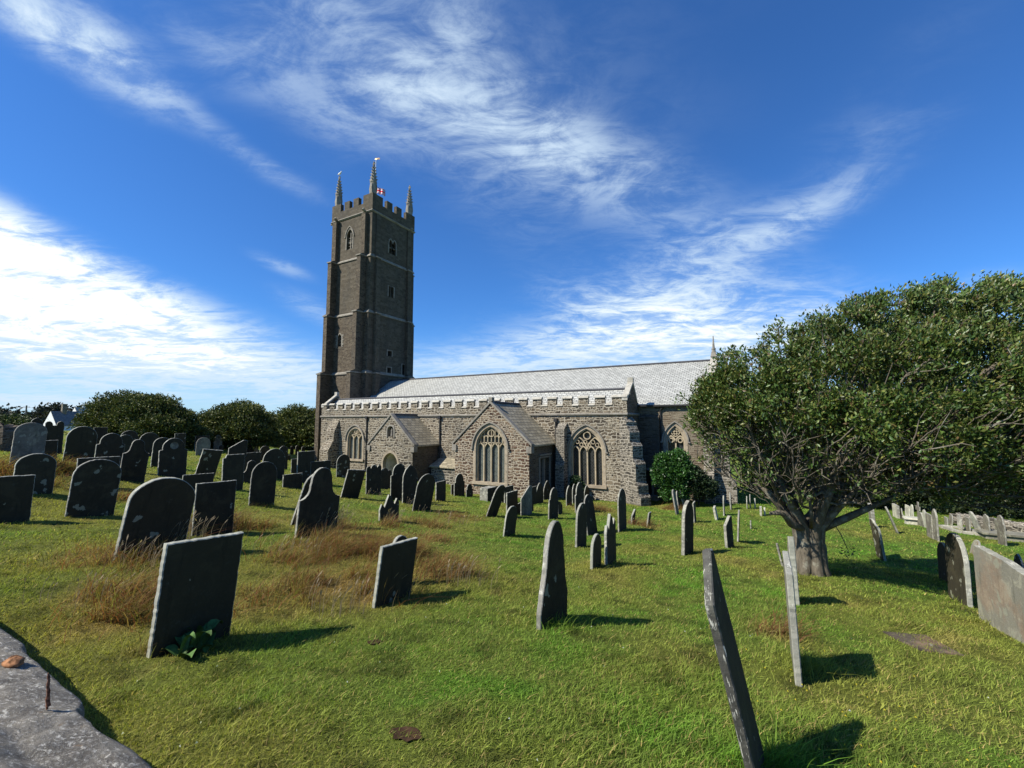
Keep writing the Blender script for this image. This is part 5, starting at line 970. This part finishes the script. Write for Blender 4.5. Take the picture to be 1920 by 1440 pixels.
def walls():
    rough_wall('boundary_wall', [en3(1790, 980), en3(1865, 996), en3(1945, 1006)], .55, .45, M['rubble_grey'], 'low rubble boundary wall beyond the graves on the right', 'wall', 4)
    g = [at(*q) for q in ((-140, 845, 19), (0, 838, 19.5), (62, 832, 21))]; rough_wall('stone_hedge_bank', [(e, n, float(ground_z(e, n))) for e, n, _ in g], 1.05, .7, M['rubble_dark'], 'rough dark stone hedge bank at the far left edge', 'wall', 8, .12)
    # lichened coping of the wall in front of the camera: ridged slabs with worn edges
    _h = hit(120, 1290); zp = float(CAM[2] - drop(*_h)) + .32
    def onp(px, py, z=None): u, fz, y = ray(px, py); t = ((zp if z is None else z) - CAM[2]) / y; E, N = to_en(u * t, fz * t); return (E, N, zp if z is None else z)
    A = [onp(-70, 1120), onp(0, 1178), onp(120, 1290), onp(270, 1440), onp(460, 1640)]; far = [Vector(p) for p in A]; zt = far[2].z; m = MB(); rows = []
    d = (far[3] - far[1]); d.z = 0; d.normalize(); q = Vector((d.y, -d.x, 0)); 
    if q.dot(Vector((FX, FY, 0))) > 0: q = -q
    L = (far[4] - far[0]).length; n = 300; prof = [(-.02, -.75), (-.02, -.3), (-.01, -.06), (0.0, .0), (.06, .035), (.14, .06), (.2, .07), (.24, .1), (.3, .15), (.36, .165), (.44, .155), (.52, .14), (.6, .12), (.7, .1), (.8, .02), (.82, -.3), (.82, -.75)]
    sub = []
    for (a, b), (c, e) in zip(prof[:-1], prof[1:]):
        for i in range(4): sub.append((a + (c - a) * i / 4, b + (e - b) * i / 4))
    sub.append(prof[-1]); k = len(sub)
    for i in range(n + 1):
        p = far[1] + d * (-4.05 + (L * 1.15 + 4.6) * i / n); p.z = zt; gap = 1 if i in (40, 41, 105, 106, 216, 217, 262, 263) else 0
        for (x, y) in sub:
            f = float(fbm(p.x + q.x * x, p.y + q.y * x, 9, 71, 4)) - .5; f2 = float(fbm(p.x + q.x * x + 5, p.y + q.y * x, 2.2, 75, 3)) - .5; zz = y * (1.45 if y > 0 else .8) + f * .085 + f2 * .12 - .035 * gap
            x = x * 1.55; rows.append((p.x + q.x * (x + f * .06 + f2 * .16), p.y + q.y * (x + f * .06 + f2 * .16), zt + zz))
    m.add(rows, [(i * k + j, (i + 1) * k + j, (i + 1) * k + j + 1, i * k + j + 1) for i in range(n) for j in range(k - 1)]); o = m.build('coping_wall', M['wallstone'], None, True); tag(o, 'grey lichen covered coping of the wall at the lower left corner', 'wall')
    # rusty stub of an old railing set in the coping
    b = Vector(onp(90, 1324, zp + .1)); t = Vector(at(91, 1262, to_cam(b.x, b.y)[1])); s = MB(); nn = 9; s.tube([b.lerp(t, i / nn) + Vector((.0015 * math.sin(i * 2.1), .0015 * math.cos(i * 1.7), 0)) for i in range(nn + 1)], [.0115, .0095, .0105, .0075, .009, .007, .008, .006, .007, .003], 7); s.tube([b + Vector((-.012, .0, -.02)), b.lerp(t, .3) + Vector((-.012, .004, 0))], [.006, .002], 5)
    tag(s.build('railing_stub', plain('rust', (.16, .075, .045), .95, .1, 0, 60, .6), None, uv=False, loc=tuple(b)), 'rusty stub of an iron railing standing in the coping', 'iron stub')
    c = Vector(onp(26, 1240, zp + .08)); s = MB(); rn = random.Random(5); vs = []; 
    for i in range(6):
        for j in range(10): a = 2 * math.pi * j / 10; r = math.sin(math.pi * (i + .5) / 6); vs.append(c + Vector((.085 * r * math.cos(a), .05 * r * math.sin(a), .03 * math.cos(math.pi * (i + .5) / 6))) * rn.uniform(.85, 1.15))
    s.add(vs, [(i * 10 + j, i * 10 + (j + 1) % 10, (i + 1) * 10 + (j + 1) % 10, (i + 1) * 10 + j) for i in range(5) for j in range(10)] + [tuple(range(10)), tuple(range(50, 60))[::-1]]); tag(s.build('loose_stone', plain('orange_lichen_stone', (.2, .1, .05), .9, .1, 0, 22, .8), None, True, uv=False, loc=tuple(c)), 'loose stone crusted with orange lichen on the wall coping', 'stone')
    # dock leaves at the foot of the big square slab
    root = Vector(en3(345, 1222)); em = empty('dock_plant', tuple(root), 'broad leaved green dock growing at the foot of the large square slab', 'plant'); PARENT_AT['dock_plant'] = tuple(root); rn = random.Random(11)
    for i in range(20):
        a = rn.uniform(0, 6.28); ln = rn.uniform(.09, .22); w = ln * .3; up = rn.uniform(.06, .26); dr = Vector((math.cos(a), math.sin(a), 0)); pr = Vector((-dr.y, dr.x, 0)); m = MB(); L_, Rr, C = [], [], []; b = root + Vector((rn.uniform(-.22, .22), rn.uniform(-.12, .12), 0))
        for j in range(7):
            t = j / 6; p = b + dr * (ln * t) + Vector((0, 0, up * math.sin(t * 2.2) * .8)); wv = w * math.sin(math.pi * min(1, t * .9 + .08)) * .9 + .006; C.append(p); L_.append(p + pr * wv + Vector((0, 0, .025))); Rr.append(p - pr * wv + Vector((0, 0, .025)))
        m.add(C + L_ + Rr, [(j, j + 1, 8 + j, 7 + j) for j in range(6)] + [(j + 1, j, 14 + j, 15 + j) for j in range(6)]); m.build('leaf', M['dock'], em, True, recalc=False, uv=False)
M['dock'] = plain('dock_leaf', (.06, .12, .03), .7, .25, 0, 9, .5)
walls()

# ---------------------------------------------------------------- trees
def pts_to_leaves(P, Nrm, size, c, per, spread, up=.4, asp=.45):
    "rosettes of per leaves at each point; returns vertices, triangles, colours (two folded triangles a leaf)"
    n = len(P) * per; p = np.repeat(P, per, 0); nr = np.repeat(Nrm, per, 0); d = rng.normal(0, 1, (n, 3)) + nr * 1.1; d[:, 2] += up; d /= np.linalg.norm(d, axis=1)[:, None]
    s = rng.normal(0, 1, (n, 3)); s = s - (s * d).sum(1)[:, None] * d; s /= np.linalg.norm(s, axis=1)[:, None]; L = size * rng.uniform(.6, 1.25, n)[:, None]; b = p + rng.normal(0, spread, (n, 3))
    nn = np.cross(d, s); V = np.stack([b, b + d * L * .5 + s * L * asp * .5 + nn * L * .12, b + d * L, b + d * L * .5 - s * L * asp * .5 + nn * L * .12], 1)
    f = np.arange(n)[:, None] * 4; T = np.concatenate([f + np.array([[0, 1, 2]]), f + np.array([[0, 2, 3]])]); return V.reshape(-1, 3), T, np.repeat(c if len(c) == n else np.repeat(c, per, 0), 4, 0)
def leaf_cols(n, cols, w, lo=.6, hi=1.35):
    i = rng.choice(len(cols), n, p=w); return np.array(cols)[i] * rng.uniform(lo, hi, n)[:, None]
def grow(att, start, step=.16, infl=1.2, kill=.26, iters=220, trunk=None, bias=(0, 0, .05)):
    "space colonisation: nodes and parents"
    N = [np.array(p, float) for p in (trunk or [start])]; par = [-1] + list(range(len(N) - 1)); att = att.copy(); near = np.full(len(att), 1e9); who = np.zeros(len(att), int)
    def upd(i0):
        for i in range(i0, len(N)):
            d = np.linalg.norm(att - N[i], axis=1); k = d < near; near[k] = d[k]; who[k] = i
    upd(0)
    for it in range(iters):
        act = near < (infl if it > 30 else 9)
        if not act.any(): break
        ids = np.unique(who[act]); i0 = len(N)
        for i in ids:
            q = att[act & (who == i)] - N[i]; q /= np.linalg.norm(q, axis=1)[:, None]; d = q.mean(0) + np.array(bias) + rng.normal(0, .12, 3); l = np.linalg.norm(d)
            if l < 1e-3: continue
            N.append(N[i] + d / l * step); par.append(i)
        if len(N) == i0: break
        upd(i0); keep = near > kill
        if keep.all() and it > 150: break
        att, near, who = att[keep], near[keep], who[keep]
        if len(att) == 0 or len(N) > 26000: break
    return np.array(N), np.array(par)
def main_tree():
    X0, Z0_ = hit(1520, 1077); E0, N0 = to_en(X0, Z0_); z0 = float(ground_z(E0, N0)); sc = Z0_ / 9.2
    tx = [-2.15, -2.0, -1.85, -1.3, -.23, .9, 2.03, 3.16, 4.5, 5.6, 6.3, 6.7]; tt = [3.72, 4.2, 4.42, 4.8, 5.38, 5.68, 5.95, 6.1, 6.05, 5.7, 5.0, 3.9]; bx_ = [-2.2, -1.95, -1.55, -1.1, -.6, .4, 1.4, 3, 4.5, 6.7]; bb = [3.2, 2.3, 1.7, 1.35, 1.2, 1.3, 1.4, 1.25, 1.1, 2.0]
    A = []; AN = []
    while len(A) < 17000:
        x = rng.uniform(-2.1, 6.6); dm = 2.9 * math.sqrt(max(.02, 1 - ((x - 2.25) / 4.45) ** 2)); d = rng.uniform(-dm, dm); q = math.sqrt(max(0, 1 - (d / dm) ** 2)); t, b = np.interp(x, tx, tt), np.interp(x, bx_, bb)
        mid = b + (t - b) * .25; top = mid + (t - mid) * q; bot = mid - (mid - b) * q; s = rng.random(); y = bot + (top - bot) * (s ** .45 if rng.random() < .8 else s)
        if fbm(np.array(x), np.array(y * 1.3 + d), .9, 61, 3) < .40 and y > 2.6 and rng.random() < .75: continue
        A.append((x, d, y)); AN.append((x - 1.5, d * 1.6, (y - 2.2) * 1.4))
    Q = np.stack([rng.uniform(-2.0, 4.5, 5000), rng.uniform(-2.3, 2.3, 5000), rng.uniform(1.2, 3.6, 5000)], 1); Q = Q[(Q[:, 2] > np.interp(Q[:, 0], bx_, bb) + .25 * np.abs(Q[:, 1]) ** 1.3) & (np.abs(Q[:, 1]) < 2.7 * np.sqrt(np.maximum(.05, 1 - ((Q[:, 0] - 1.8) / 4.5) ** 2)))]; A = np.concatenate([np.array(A), Q]); cl = A[rng.choice(len(A), 420, False)]
    for i in range(0, len(A), 500):
        dd = ((A[i:i + 500, None] - cl[None]) ** 2).sum(-1); j = dd.argmin(1); A[i:i + 500] += (cl[j] - A[i:i + 500]) * rng.uniform(.2, .6, (len(j), 1))
    A = A * sc; fr = lambda P: np.stack([*to_en(X0 + P[:, 0], Z0_ + P[:, 1]), z0 + P[:, 2]], 1)
    tr = [(0, 0, -.3), (.0, 0, .2), (-.02, 0, .5), (-.03, 0, .8), (-.02, 0, 1.0)]
    Np, par = grow(A, None, .13 * sc, 1.1, .17, 240, [np.array(p) * sc for p in tr], (.02, 0, .03))
    n = len(Np); kids = [[] for _ in range(n)]
    for i in range(1, n): kids[par[i]].append(i)
    rad = np.zeros(n); ex = 2.62
    for i in range(n - 1, -1, -1): rad[i] = .0085 if not kids[i] else (sum(rad[k] ** ex for k in kids[i])) ** (1 / ex)
    rad *= min(1.0, .36 / max(rad[4], .01)) if rad[4] > .36 else 1; rad = np.maximum(rad, .0085); rad[0] = .36; rad[1] = .26; rad[2] = .22; rad[3] = .22; rad[4] = max(rad[4], .22)
    W = fr(Np); m = MB()
    def chain(i):
        st = [(i, par[i])]
        while st:
            j, p0 = st.pop(); c = [p0, j] if p0 >= 0 else [j]
            while kids[c[-1]]:
                ks = sorted(kids[c[-1]], key=lambda k: -rad[k]); st += [(k, c[-1]) for k in ks[1:]]; c.append(ks[0])
            if len(c) > 1:
                rr = [min(rad[k], rad[c[1]]) for k in c]; nseg = 8 if rr[0] > .1 else (5 if rr[0] > .02 else 3); m.tube([W[k] for k in c], rr, nseg, 0, False)
    # limbs rooted in the trunk
    tb = MB(); chain(0)
    # flutes and buttress roots of the trunk
    for a in np.linspace(0, 6.28, 9)[:-1]:
        a += rng.uniform(-.2, .2); c = np.array([[math.cos(a) * .34, math.sin(a) * .34, -.12], [math.cos(a) * .2, math.sin(a) * .2, .18], [math.cos(a) * .15, math.sin(a) * .15, .6], [math.cos(a) * .2, math.sin(a) * .2, 1.0], [math.cos(a) * .6, math.sin(a) * .5, 1.45], [math.cos(a) * 1.0, math.sin(a) * .8, 1.85]]) * sc; m.tube(fr(c), [.1, .12, .13, .12, .085, .03], 7)
    for pl, r_ in (([(-.15, -.1, .95), (-.45, -.2, 1.05), (-.62, -.25, 1.25), (-.75, -.3, 1.3), (-.95, -.3, 1.28)], [.1, .09, .07, .06, .03]), ([(.2, 0, .9), (.6, -.2, 1.15), (1.3, -.4, 1.55), (2.0, -.45, 1.85)], [.1, .08, .05, .02]), ([(.1, .3, .9), (.8, .5, 1.4), (1.8, .6, 1.75), (3.0, .5, 2.2)], [.13, .1, .07, .04]), ([(-.1, -.25, 1.0), (-.25, -.5, 1.3), (-.3, -.55, 1.6), (-.1, -.6, 1.75), (.2, -.6, 1.6), (.28, -.55, 1.45)], [.04, .032, .03, .028, .025, .02])):
        m.tube(fr(np.array(pl) * sc), r_, 7)
    low_ = [i for i in range(8, n) if rad[i] > .014 and Np[i][2] < 3.3 * sc and Np[i][2] > 1.1 * sc]; TW = []
    for i in rng.choice(low_, min(2400, len(low_) * 2)):
        p = Np[i]; d = np.array([p[0] * .5 + .25, p[1] * .5, 1.5 * sc]) + rng.normal(0, .75, 3); d /= np.linalg.norm(d); L = rng.uniform(.3, .95) * sc; s_ = rng.normal(0, .1, 3) * L; q = [p, p + d * L * .35 + s_, p + d * L * .7 + s_ * .6 + rng.normal(0, .04, 3), p + d * L + rng.normal(0, .05, 3)]
        m.tube(fr(np.array(q)), [.013, .0115, .0095, .005], 3, 0, False); TW.append(q[-1])
    TW = np.array(TW); TW = TW[rng.random(len(TW)) < .35]
    PARENT_AT['tree'] = (E0, N0, z0); root = empty('tree', (E0, N0, z0), 'big wind sheared tree with low fluted trunk and dome of rosette leaves on the right', 'tree'); m.build('trunk', M['bark'], root, True, uv=False)
    tips = np.array([i for i in range(5, n) if not kids[i] or (len(kids[i]) == 1 and not kids[kids[i][0]])]); extra = np.array([i for i in range(5, n) if rad[i] < .014 and rng.random() < .3]); tips = np.unique(np.concatenate([tips, extra]))
    lp = Np[tips]; low = lp[:, 2] < np.interp(lp[:, 0] / sc, [-2.6, -1.5, 0, 3, 6.6], [3.3, 3.2, 2.9, 2.1, 1.9]) * sc; keep = ~low | (rng.random(len(tips)) < .3); tips = tips[keep]; P = np.concatenate([W[tips], fr(TW)]); cen = fr(np.array([[1.8, 0, 2.2]]) * sc)[0]; nv = P - cen; nv /= np.linalg.norm(nv, axis=1)[:, None]
    c = leaf_cols(len(P) * 17, [(.085, .14, .028), (.125, .155, .035), (.06, .11, .026), (.19, .19, .05), (.13, .085, .035)], [.36, .27, .2, .12, .05]); g = np.repeat(.75 + .5 * fbm(P[:, 0] + P[:, 2], P[:, 1] + P[:, 2] * .7, .8, 81, 3), 17)[:, None]
    v = pts_to_leaves(P, nv, .085 * sc, c * g, 17, .065)
    S = A[A[:, 2] > np.interp(A[:, 0] / sc, [-2.6, -1.5, 0, 3, 6.6], [3.5, 3.3, 3.0, 1.9, 1.7]) * sc + rng.normal(0, .4, len(A))]; S = S[fbm(S[:, 0], S[:, 2] + S[:, 1], 1.3, 66, 3) > .4]; S = fr(S); n2_ = S - cen; n2_ /= np.linalg.norm(n2_, axis=1)[:, None]
    c2 = leaf_cols(len(S) * 16, [(.085, .14, .028), (.125, .155, .035), (.06, .11, .026), (.19, .19, .05), (.13, .085, .035)], [.34, .27, .2, .15, .04]); g2 = np.repeat(.55 + .9 * fbm(S[:, 0] + S[:, 2], S[:, 1] + S[:, 2] * .7, .9, 81, 3), 16)[:, None]
    v2 = pts_to_leaves(S, n2_ + np.array([.35, .1, .2]), .085 * sc, c2 * g2, 16, .075); o = mesh_tris('crown', [v, v2], M['leaf']); set_parent(o, root)
def set_parent(o, root):
    a = np.array(PARENT_AT[root.name]) * K; n = len(o.data.vertices); co = np.zeros(n * 3, np.float32); o.data.vertices.foreach_get('co', co); o.data.vertices.foreach_set('co', (co.reshape(-1, 3) - a).astype(np.float32).ravel()); o.data.update(); o.parent = root
main_tree()
def blob_tree(name, label, cat, base, lobes, n, size, cols, w, trunk_h, per=5, mtl='leaf_dark', group=None, tr=.18, lo=.5):
    "crown from overlapping leafy lobes (dx right, dz forward, height, rx, ry) about a base point"
    E0, N0, z0 = base; PARENT_AT[name] = base; root = empty(name, base, label, cat, group); PARENT_AT[root.name] = base
    m = MB(); X0, Z0_ = to_cam(E0, N0); big = max(lobes, key=lambda q: q[3]); 
    def w3(dx, dz, h): e, nn = to_en(X0 + dx, Z0_ + dz); return (e, nn, z0 + h)
    m.tube([w3(0, 0, -.3), w3(.05, 0, trunk_h * .5), w3(-.05, .05, trunk_h)], [tr * 1.3, tr, tr * .8], 8)
    for (dx, dz, h, rx, ry) in lobes: m.tube([w3(0, 0, trunk_h * .8), w3(dx * .5, dz * .5, (trunk_h + h) * .5), w3(dx, dz, h)], [tr * .6, tr * .4, tr * .12], 5)
    m.build('trunk', M['bark_dark'], root, True, uv=False); tot = sum(q[3] ** 2 for q in lobes); parts = []
    for (dx, dz, h, rx, ry) in lobes:
        k = int(n * rx ** 2 / tot); d = rng.normal(0, 1, (k, 3)); d /= np.linalg.norm(d, axis=1)[:, None]; d[:, 2] = np.where(d[:, 2] < -.35, -d[:, 2], d[:, 2]); rr = (.62 + .3 * rng.random(k)) * (.78 + .5 * fbm(d[:, 0] * 2 + dx * 3 + h, d[:, 1] * 2 + d[:, 2] * 1.7, 1.7, 91, 3)); rr = np.where(rng.random(k) < .15, rr * .7, rr)
        e, nn = to_en(X0 + dx + d[:, 0] * rx * rr, Z0_ + dz + d[:, 1] * rx * rr); P = np.stack([e, nn, z0 + h + d[:, 2] * ry * rr], 1); q = np.stack([d[:, 0] * FY + d[:, 1] * FX, -d[:, 0] * FX + d[:, 1] * FY, d[:, 2]], 1)
        c = leaf_cols(k * per, cols, w, lo, 1.35); g = np.repeat(.7 + .6 * fbm(P[:, 0] + P[:, 2], P[:, 1] - P[:, 2], .9, 95, 3), per)[:, None]; parts.append(pts_to_leaves(P, q, size, c * g, per, size * .45, .3, .55))
    o = mesh_tris('crown', parts, M[mtl]); set_parent(o, root); return root
DK = [(.05, .075, .018), (.1, .12, .028), (.17, .17, .04)]; DW = [.4, .38, .22]
def lob(px0, px1, ytop, ybot, Z, k, seed, sq=.55):
    "lobes filling a pixel box at distance Z: bigger in the middle, flat-topped"
    rn = random.Random(seed); s = Z / F; W = (px1 - px0) * s; H = (ybot - ytop) * s; L = []
    for i in range(k):
        t = (i + .5) / k * 2 - 1; r = W / k * 1.35 * rn.uniform(.8, 1.15); hh = H * (1 - .42 * abs(t) ** 2.2) * rn.uniform(.9, 1.05); ry = min(r * .8, hh * .5); L.append((t * (W / 2 - r), rn.uniform(-.25, .25) * W * sq, hh - ry, r, ry)); L.append((t * (W / 2 - r * .8), rn.uniform(-.1, .1) * W * sq, max(.5, hh * .16), r * 1.1, max(.9, hh * .34))); L.append((t * (W / 2 - r) + rn.uniform(-.2, .2) * r, rn.uniform(-.4, .1) * W * sq, max(.8, hh * .42), r * 1.05, max(.9, hh * .4)))
    return L
def base_at(px, Z): E, N = to_en((px - CXP) / F * Z, Z); return (E, N, float(ground_z(E, N)))
def trees():
    G = 'dark evergreens beyond the graves'
    def span(px0, px1, ytop, Z):
        b = base_at((px0 + px1) / 2, Z); yb = project(b)[1]; return b, yb
    for (x0, x1, yt, Z, k, n, lab, sd) in ((165, 400, 729, 40, 6, 6500, 'broad rounded dark evergreen, the largest clump on the left', 1), (370, 530, 747, 46, 5, 4200, 'flat topped dark evergreen in the middle of the left tree line', 2), (490, 650, 760, 62, 4, 3400, 'bushy evergreen beside the foot of the tower', 3)):
        b, yb = span(x0, x1, yt, Z); blob_tree('evergreen_tree', lab, 'tree', b, lob(x0, x1, yt, yb, Z, k, sd), n * 4, .2 * Z / 42, DK, DW, 1.6, 6, 'leaf_dark', G, .3)
    for (x0, x1, yt, Z, k, n, lab, sd) in ((-60, 62, 776, 30, 4, 1800, 'sunlit green hedge at the far left edge', 4),):
        b, yb = span(x0, x1, yt, Z); blob_tree('hedge', lab, 'hedge', b, lob(x0, x1, yt, yb, Z, k, sd), n * 3, .14, [(.07, .1, .025), (.1, .13, .03), (.045, .07, .02)], [.4, .3, .3], .8, 6, 'leaf_dark', None, .08)
    for (x0, x1, yt, Z, k, n, lab, sd) in ((-50, 40, 761, 110, 3, 500, 'windswept distant tree at the left edge of the skyline', 5), (60, 145, 757, 130, 5, 900, 'row like distant dark tree behind the white cottage', 6), (140, 180, 760, 130, 3, 400, 'low distant tree right of the white cottage', 7)):
        b, yb = span(x0, x1, yt, Z); blob_tree('distant_tree', lab, 'tree', b, lob(x0, x1, yt, yb, Z, k, sd), n, .9, [(.03, .04, .03), (.05, .055, .035)], [.6, .4], 2.5, 5, 'leaf_dark', 'distant trees on the skyline', .3)
    for (x0, x1, yt, Z, k, n, lab, sd) in ((1385, 1600, 775, 37, 5, 6500, 'dark bush right of the chancel behind the big tree', 8), (1520, 1730, 800, 32, 5, 4600, 'dense dark tree beyond the far graves, left of two', 9), (1670, 1900, 790, 30, 5, 5200, 'dense dark tree overhanging the boundary wall', 10), (1830, 2110, 810, 27, 5, 4800, 'dark leafy tree at the right edge behind the rubble wall', 11)):
        b, yb = span(x0, x1, yt, Z); blob_tree('background_tree', lab, 'tree', b, lob(x0, x1, yt, yb + 4, Z, k, sd, .3), n * 2, .2, [(.022, .036, .014), (.04, .058, .018), (.07, .09, .03)], [.5, .35, .15], .9, 6, 'leaf_dark', 'dark trees beyond the boundary wall', .2)
    e = (2.6, .6); b = (e[0], e[1], float(ground_z(*e))); Zc = to_cam(*e)[1]
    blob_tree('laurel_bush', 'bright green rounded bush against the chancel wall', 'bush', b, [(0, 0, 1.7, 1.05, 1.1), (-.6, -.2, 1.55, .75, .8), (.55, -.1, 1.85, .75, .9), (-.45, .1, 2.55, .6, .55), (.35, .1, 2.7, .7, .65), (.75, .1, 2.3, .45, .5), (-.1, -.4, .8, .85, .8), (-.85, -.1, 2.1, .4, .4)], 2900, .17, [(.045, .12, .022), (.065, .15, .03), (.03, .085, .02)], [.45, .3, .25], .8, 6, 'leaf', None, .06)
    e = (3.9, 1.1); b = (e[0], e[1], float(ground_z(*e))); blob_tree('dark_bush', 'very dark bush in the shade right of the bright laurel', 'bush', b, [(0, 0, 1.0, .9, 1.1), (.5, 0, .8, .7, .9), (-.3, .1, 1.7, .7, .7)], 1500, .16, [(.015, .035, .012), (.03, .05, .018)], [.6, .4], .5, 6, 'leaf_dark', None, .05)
    b = (-3.3, -.6, float(ground_z(-3.3, -.6))); blob_tree('shrub', 'spindly dark shrub under the eastern aisle window', 'bush', b, [(0, 0, 1.0, .35, .45), (.25, 0, .7, .3, .35), (-.2, -.1, .6, .3, .35)], 260, .15, [(.02, .045, .018), (.035, .06, .02)], [.6, .4], .6, 5, 'leaf_dark', None, .03)
trees()
# ---------------------------------------------------------------- cottages, pole
def cottage(name, label, px, py_eave, py_apex, wpx, Z, deep, rot, roofm, chim=False):
    E, N, za = at(px, py_apex, Z); ze = at(px, py_eave, Z)[2]; zg = float(ground_z(E, N)); W = wpx / F * Z; root = empty(name, (E, N, zg), label, 'house'); PARENT_AT[root.name] = (E, N, zg)
    a = R(rot); rt = Vector((FY, -FX, 0)); fw = Vector((FX, FY, 0)); u = rt * math.cos(a) + fw * math.sin(a); v = -rt * math.sin(a) + fw * math.cos(a); o = Vector((E, N, 0)); z = Vector((0, 0, 1)); n = v * -1
    m = MB(); q = [(-W / 2, zg - .5), (W / 2, zg - .5), (W / 2, ze), (0, za), (-W / 2, ze)]; A = [o + u * x + z * y for x, y in q]; B = [p + v * deep for p in A]; m.add(A + B, [(0, 1, 2, 3, 4), (9, 8, 7, 6, 5), (0, 4, 9, 5), (1, 6, 7, 2)]); m.build('wall', M['white_paint'], root)
    r = MB(); ov = .25; s = (za - ze) / (W / 2)
    for sg in (-1, 1):
        a0 = o + u * (sg * (W / 2 + ov)) + z * (ze - s * ov + .06) + v * .08; b0 = o + z * (za + .06) + v * .08; r.add([a0, b0, b0 + v * (deep + .1), a0 + v * (deep + .1), a0 - z * .15, b0 - z * .15, b0 + v * (deep + .1) - z * .15, a0 + v * (deep + .1) - z * .15], [(0, 1, 2, 3), (4, 5, 6, 7), (0, 1, 5, 4), (3, 2, 6, 7), (0, 3, 7, 4)])
    r.build('roof', M[roofm], root)
    w = MB(); fr = (o, u, n); w.bar(fr, [(-.5, zg + 1.2), (.5, zg + 1.2)], 1.1, .02, .05); w.build('window', M['dark_in'], root)
    if chim: c = MB(); p = o + v * (deep * .5); c.box(p.x - .5, p.x + .5, p.y - .4, p.y + .4, za - .6, za + 1.6); c.box(p.x - .55, p.x + .55, p.y - .45, p.y + .45, za + 1.601, za + 1.75); c.build('chimney', M['rubble_grey'], root)
def far():
    cottage('cottage', 'white gabled cottage with dark slate roof on the far left skyline', 95, 795, 771, 30, 100, 5, -12, 'roof_dark', True)
    cottage('cottage', 'second white gable right of the other, partly behind the big evergreen', 140, 797, 764, 46, 112, 7, -14, 'roof_pale')
    cottage('cottage', 'little white house low between the two right hand evergreens of the left tree line', 508, 834, 820, 24, 70, 4, -20, 'roof_dark')
    E, N, zt = at(50, 760, 90); zg = float(ground_z(E, N)); p = MB(); p.tube([(E, N, zg - .5), (E, N, zt)], [.16, .12], 7); PARENT_AT['telegraph_pole'] = (E, N, zg); root = empty('telegraph_pole', (E, N, zg), 'thin telegraph pole with sagging wires on the far left skyline', 'pole'); p.build('pole', M['wood_pole'], root)
    p = MB(); p.tube([(E - .7 * FY, N + .7 * FX, zt - .35), (E + .7 * FY, N - .7 * FX, zt - .35)], .06, 5); p.build('crossarm', M['wood_pole'], root)
    for (q, zz) in (((-60, 757), 60), ((110, 766), 140)):
        B = Vector(at(q[0], q[1], zz)); A = Vector((E, N, zt - .3)); w = MB(); w.tube([A.lerp(B, i / 10) - Vector((0, 0, .5 * math.sin(math.pi * i / 10))) for i in range(11)], .018, 4); w.build('wire', M['iron'], root)
far()
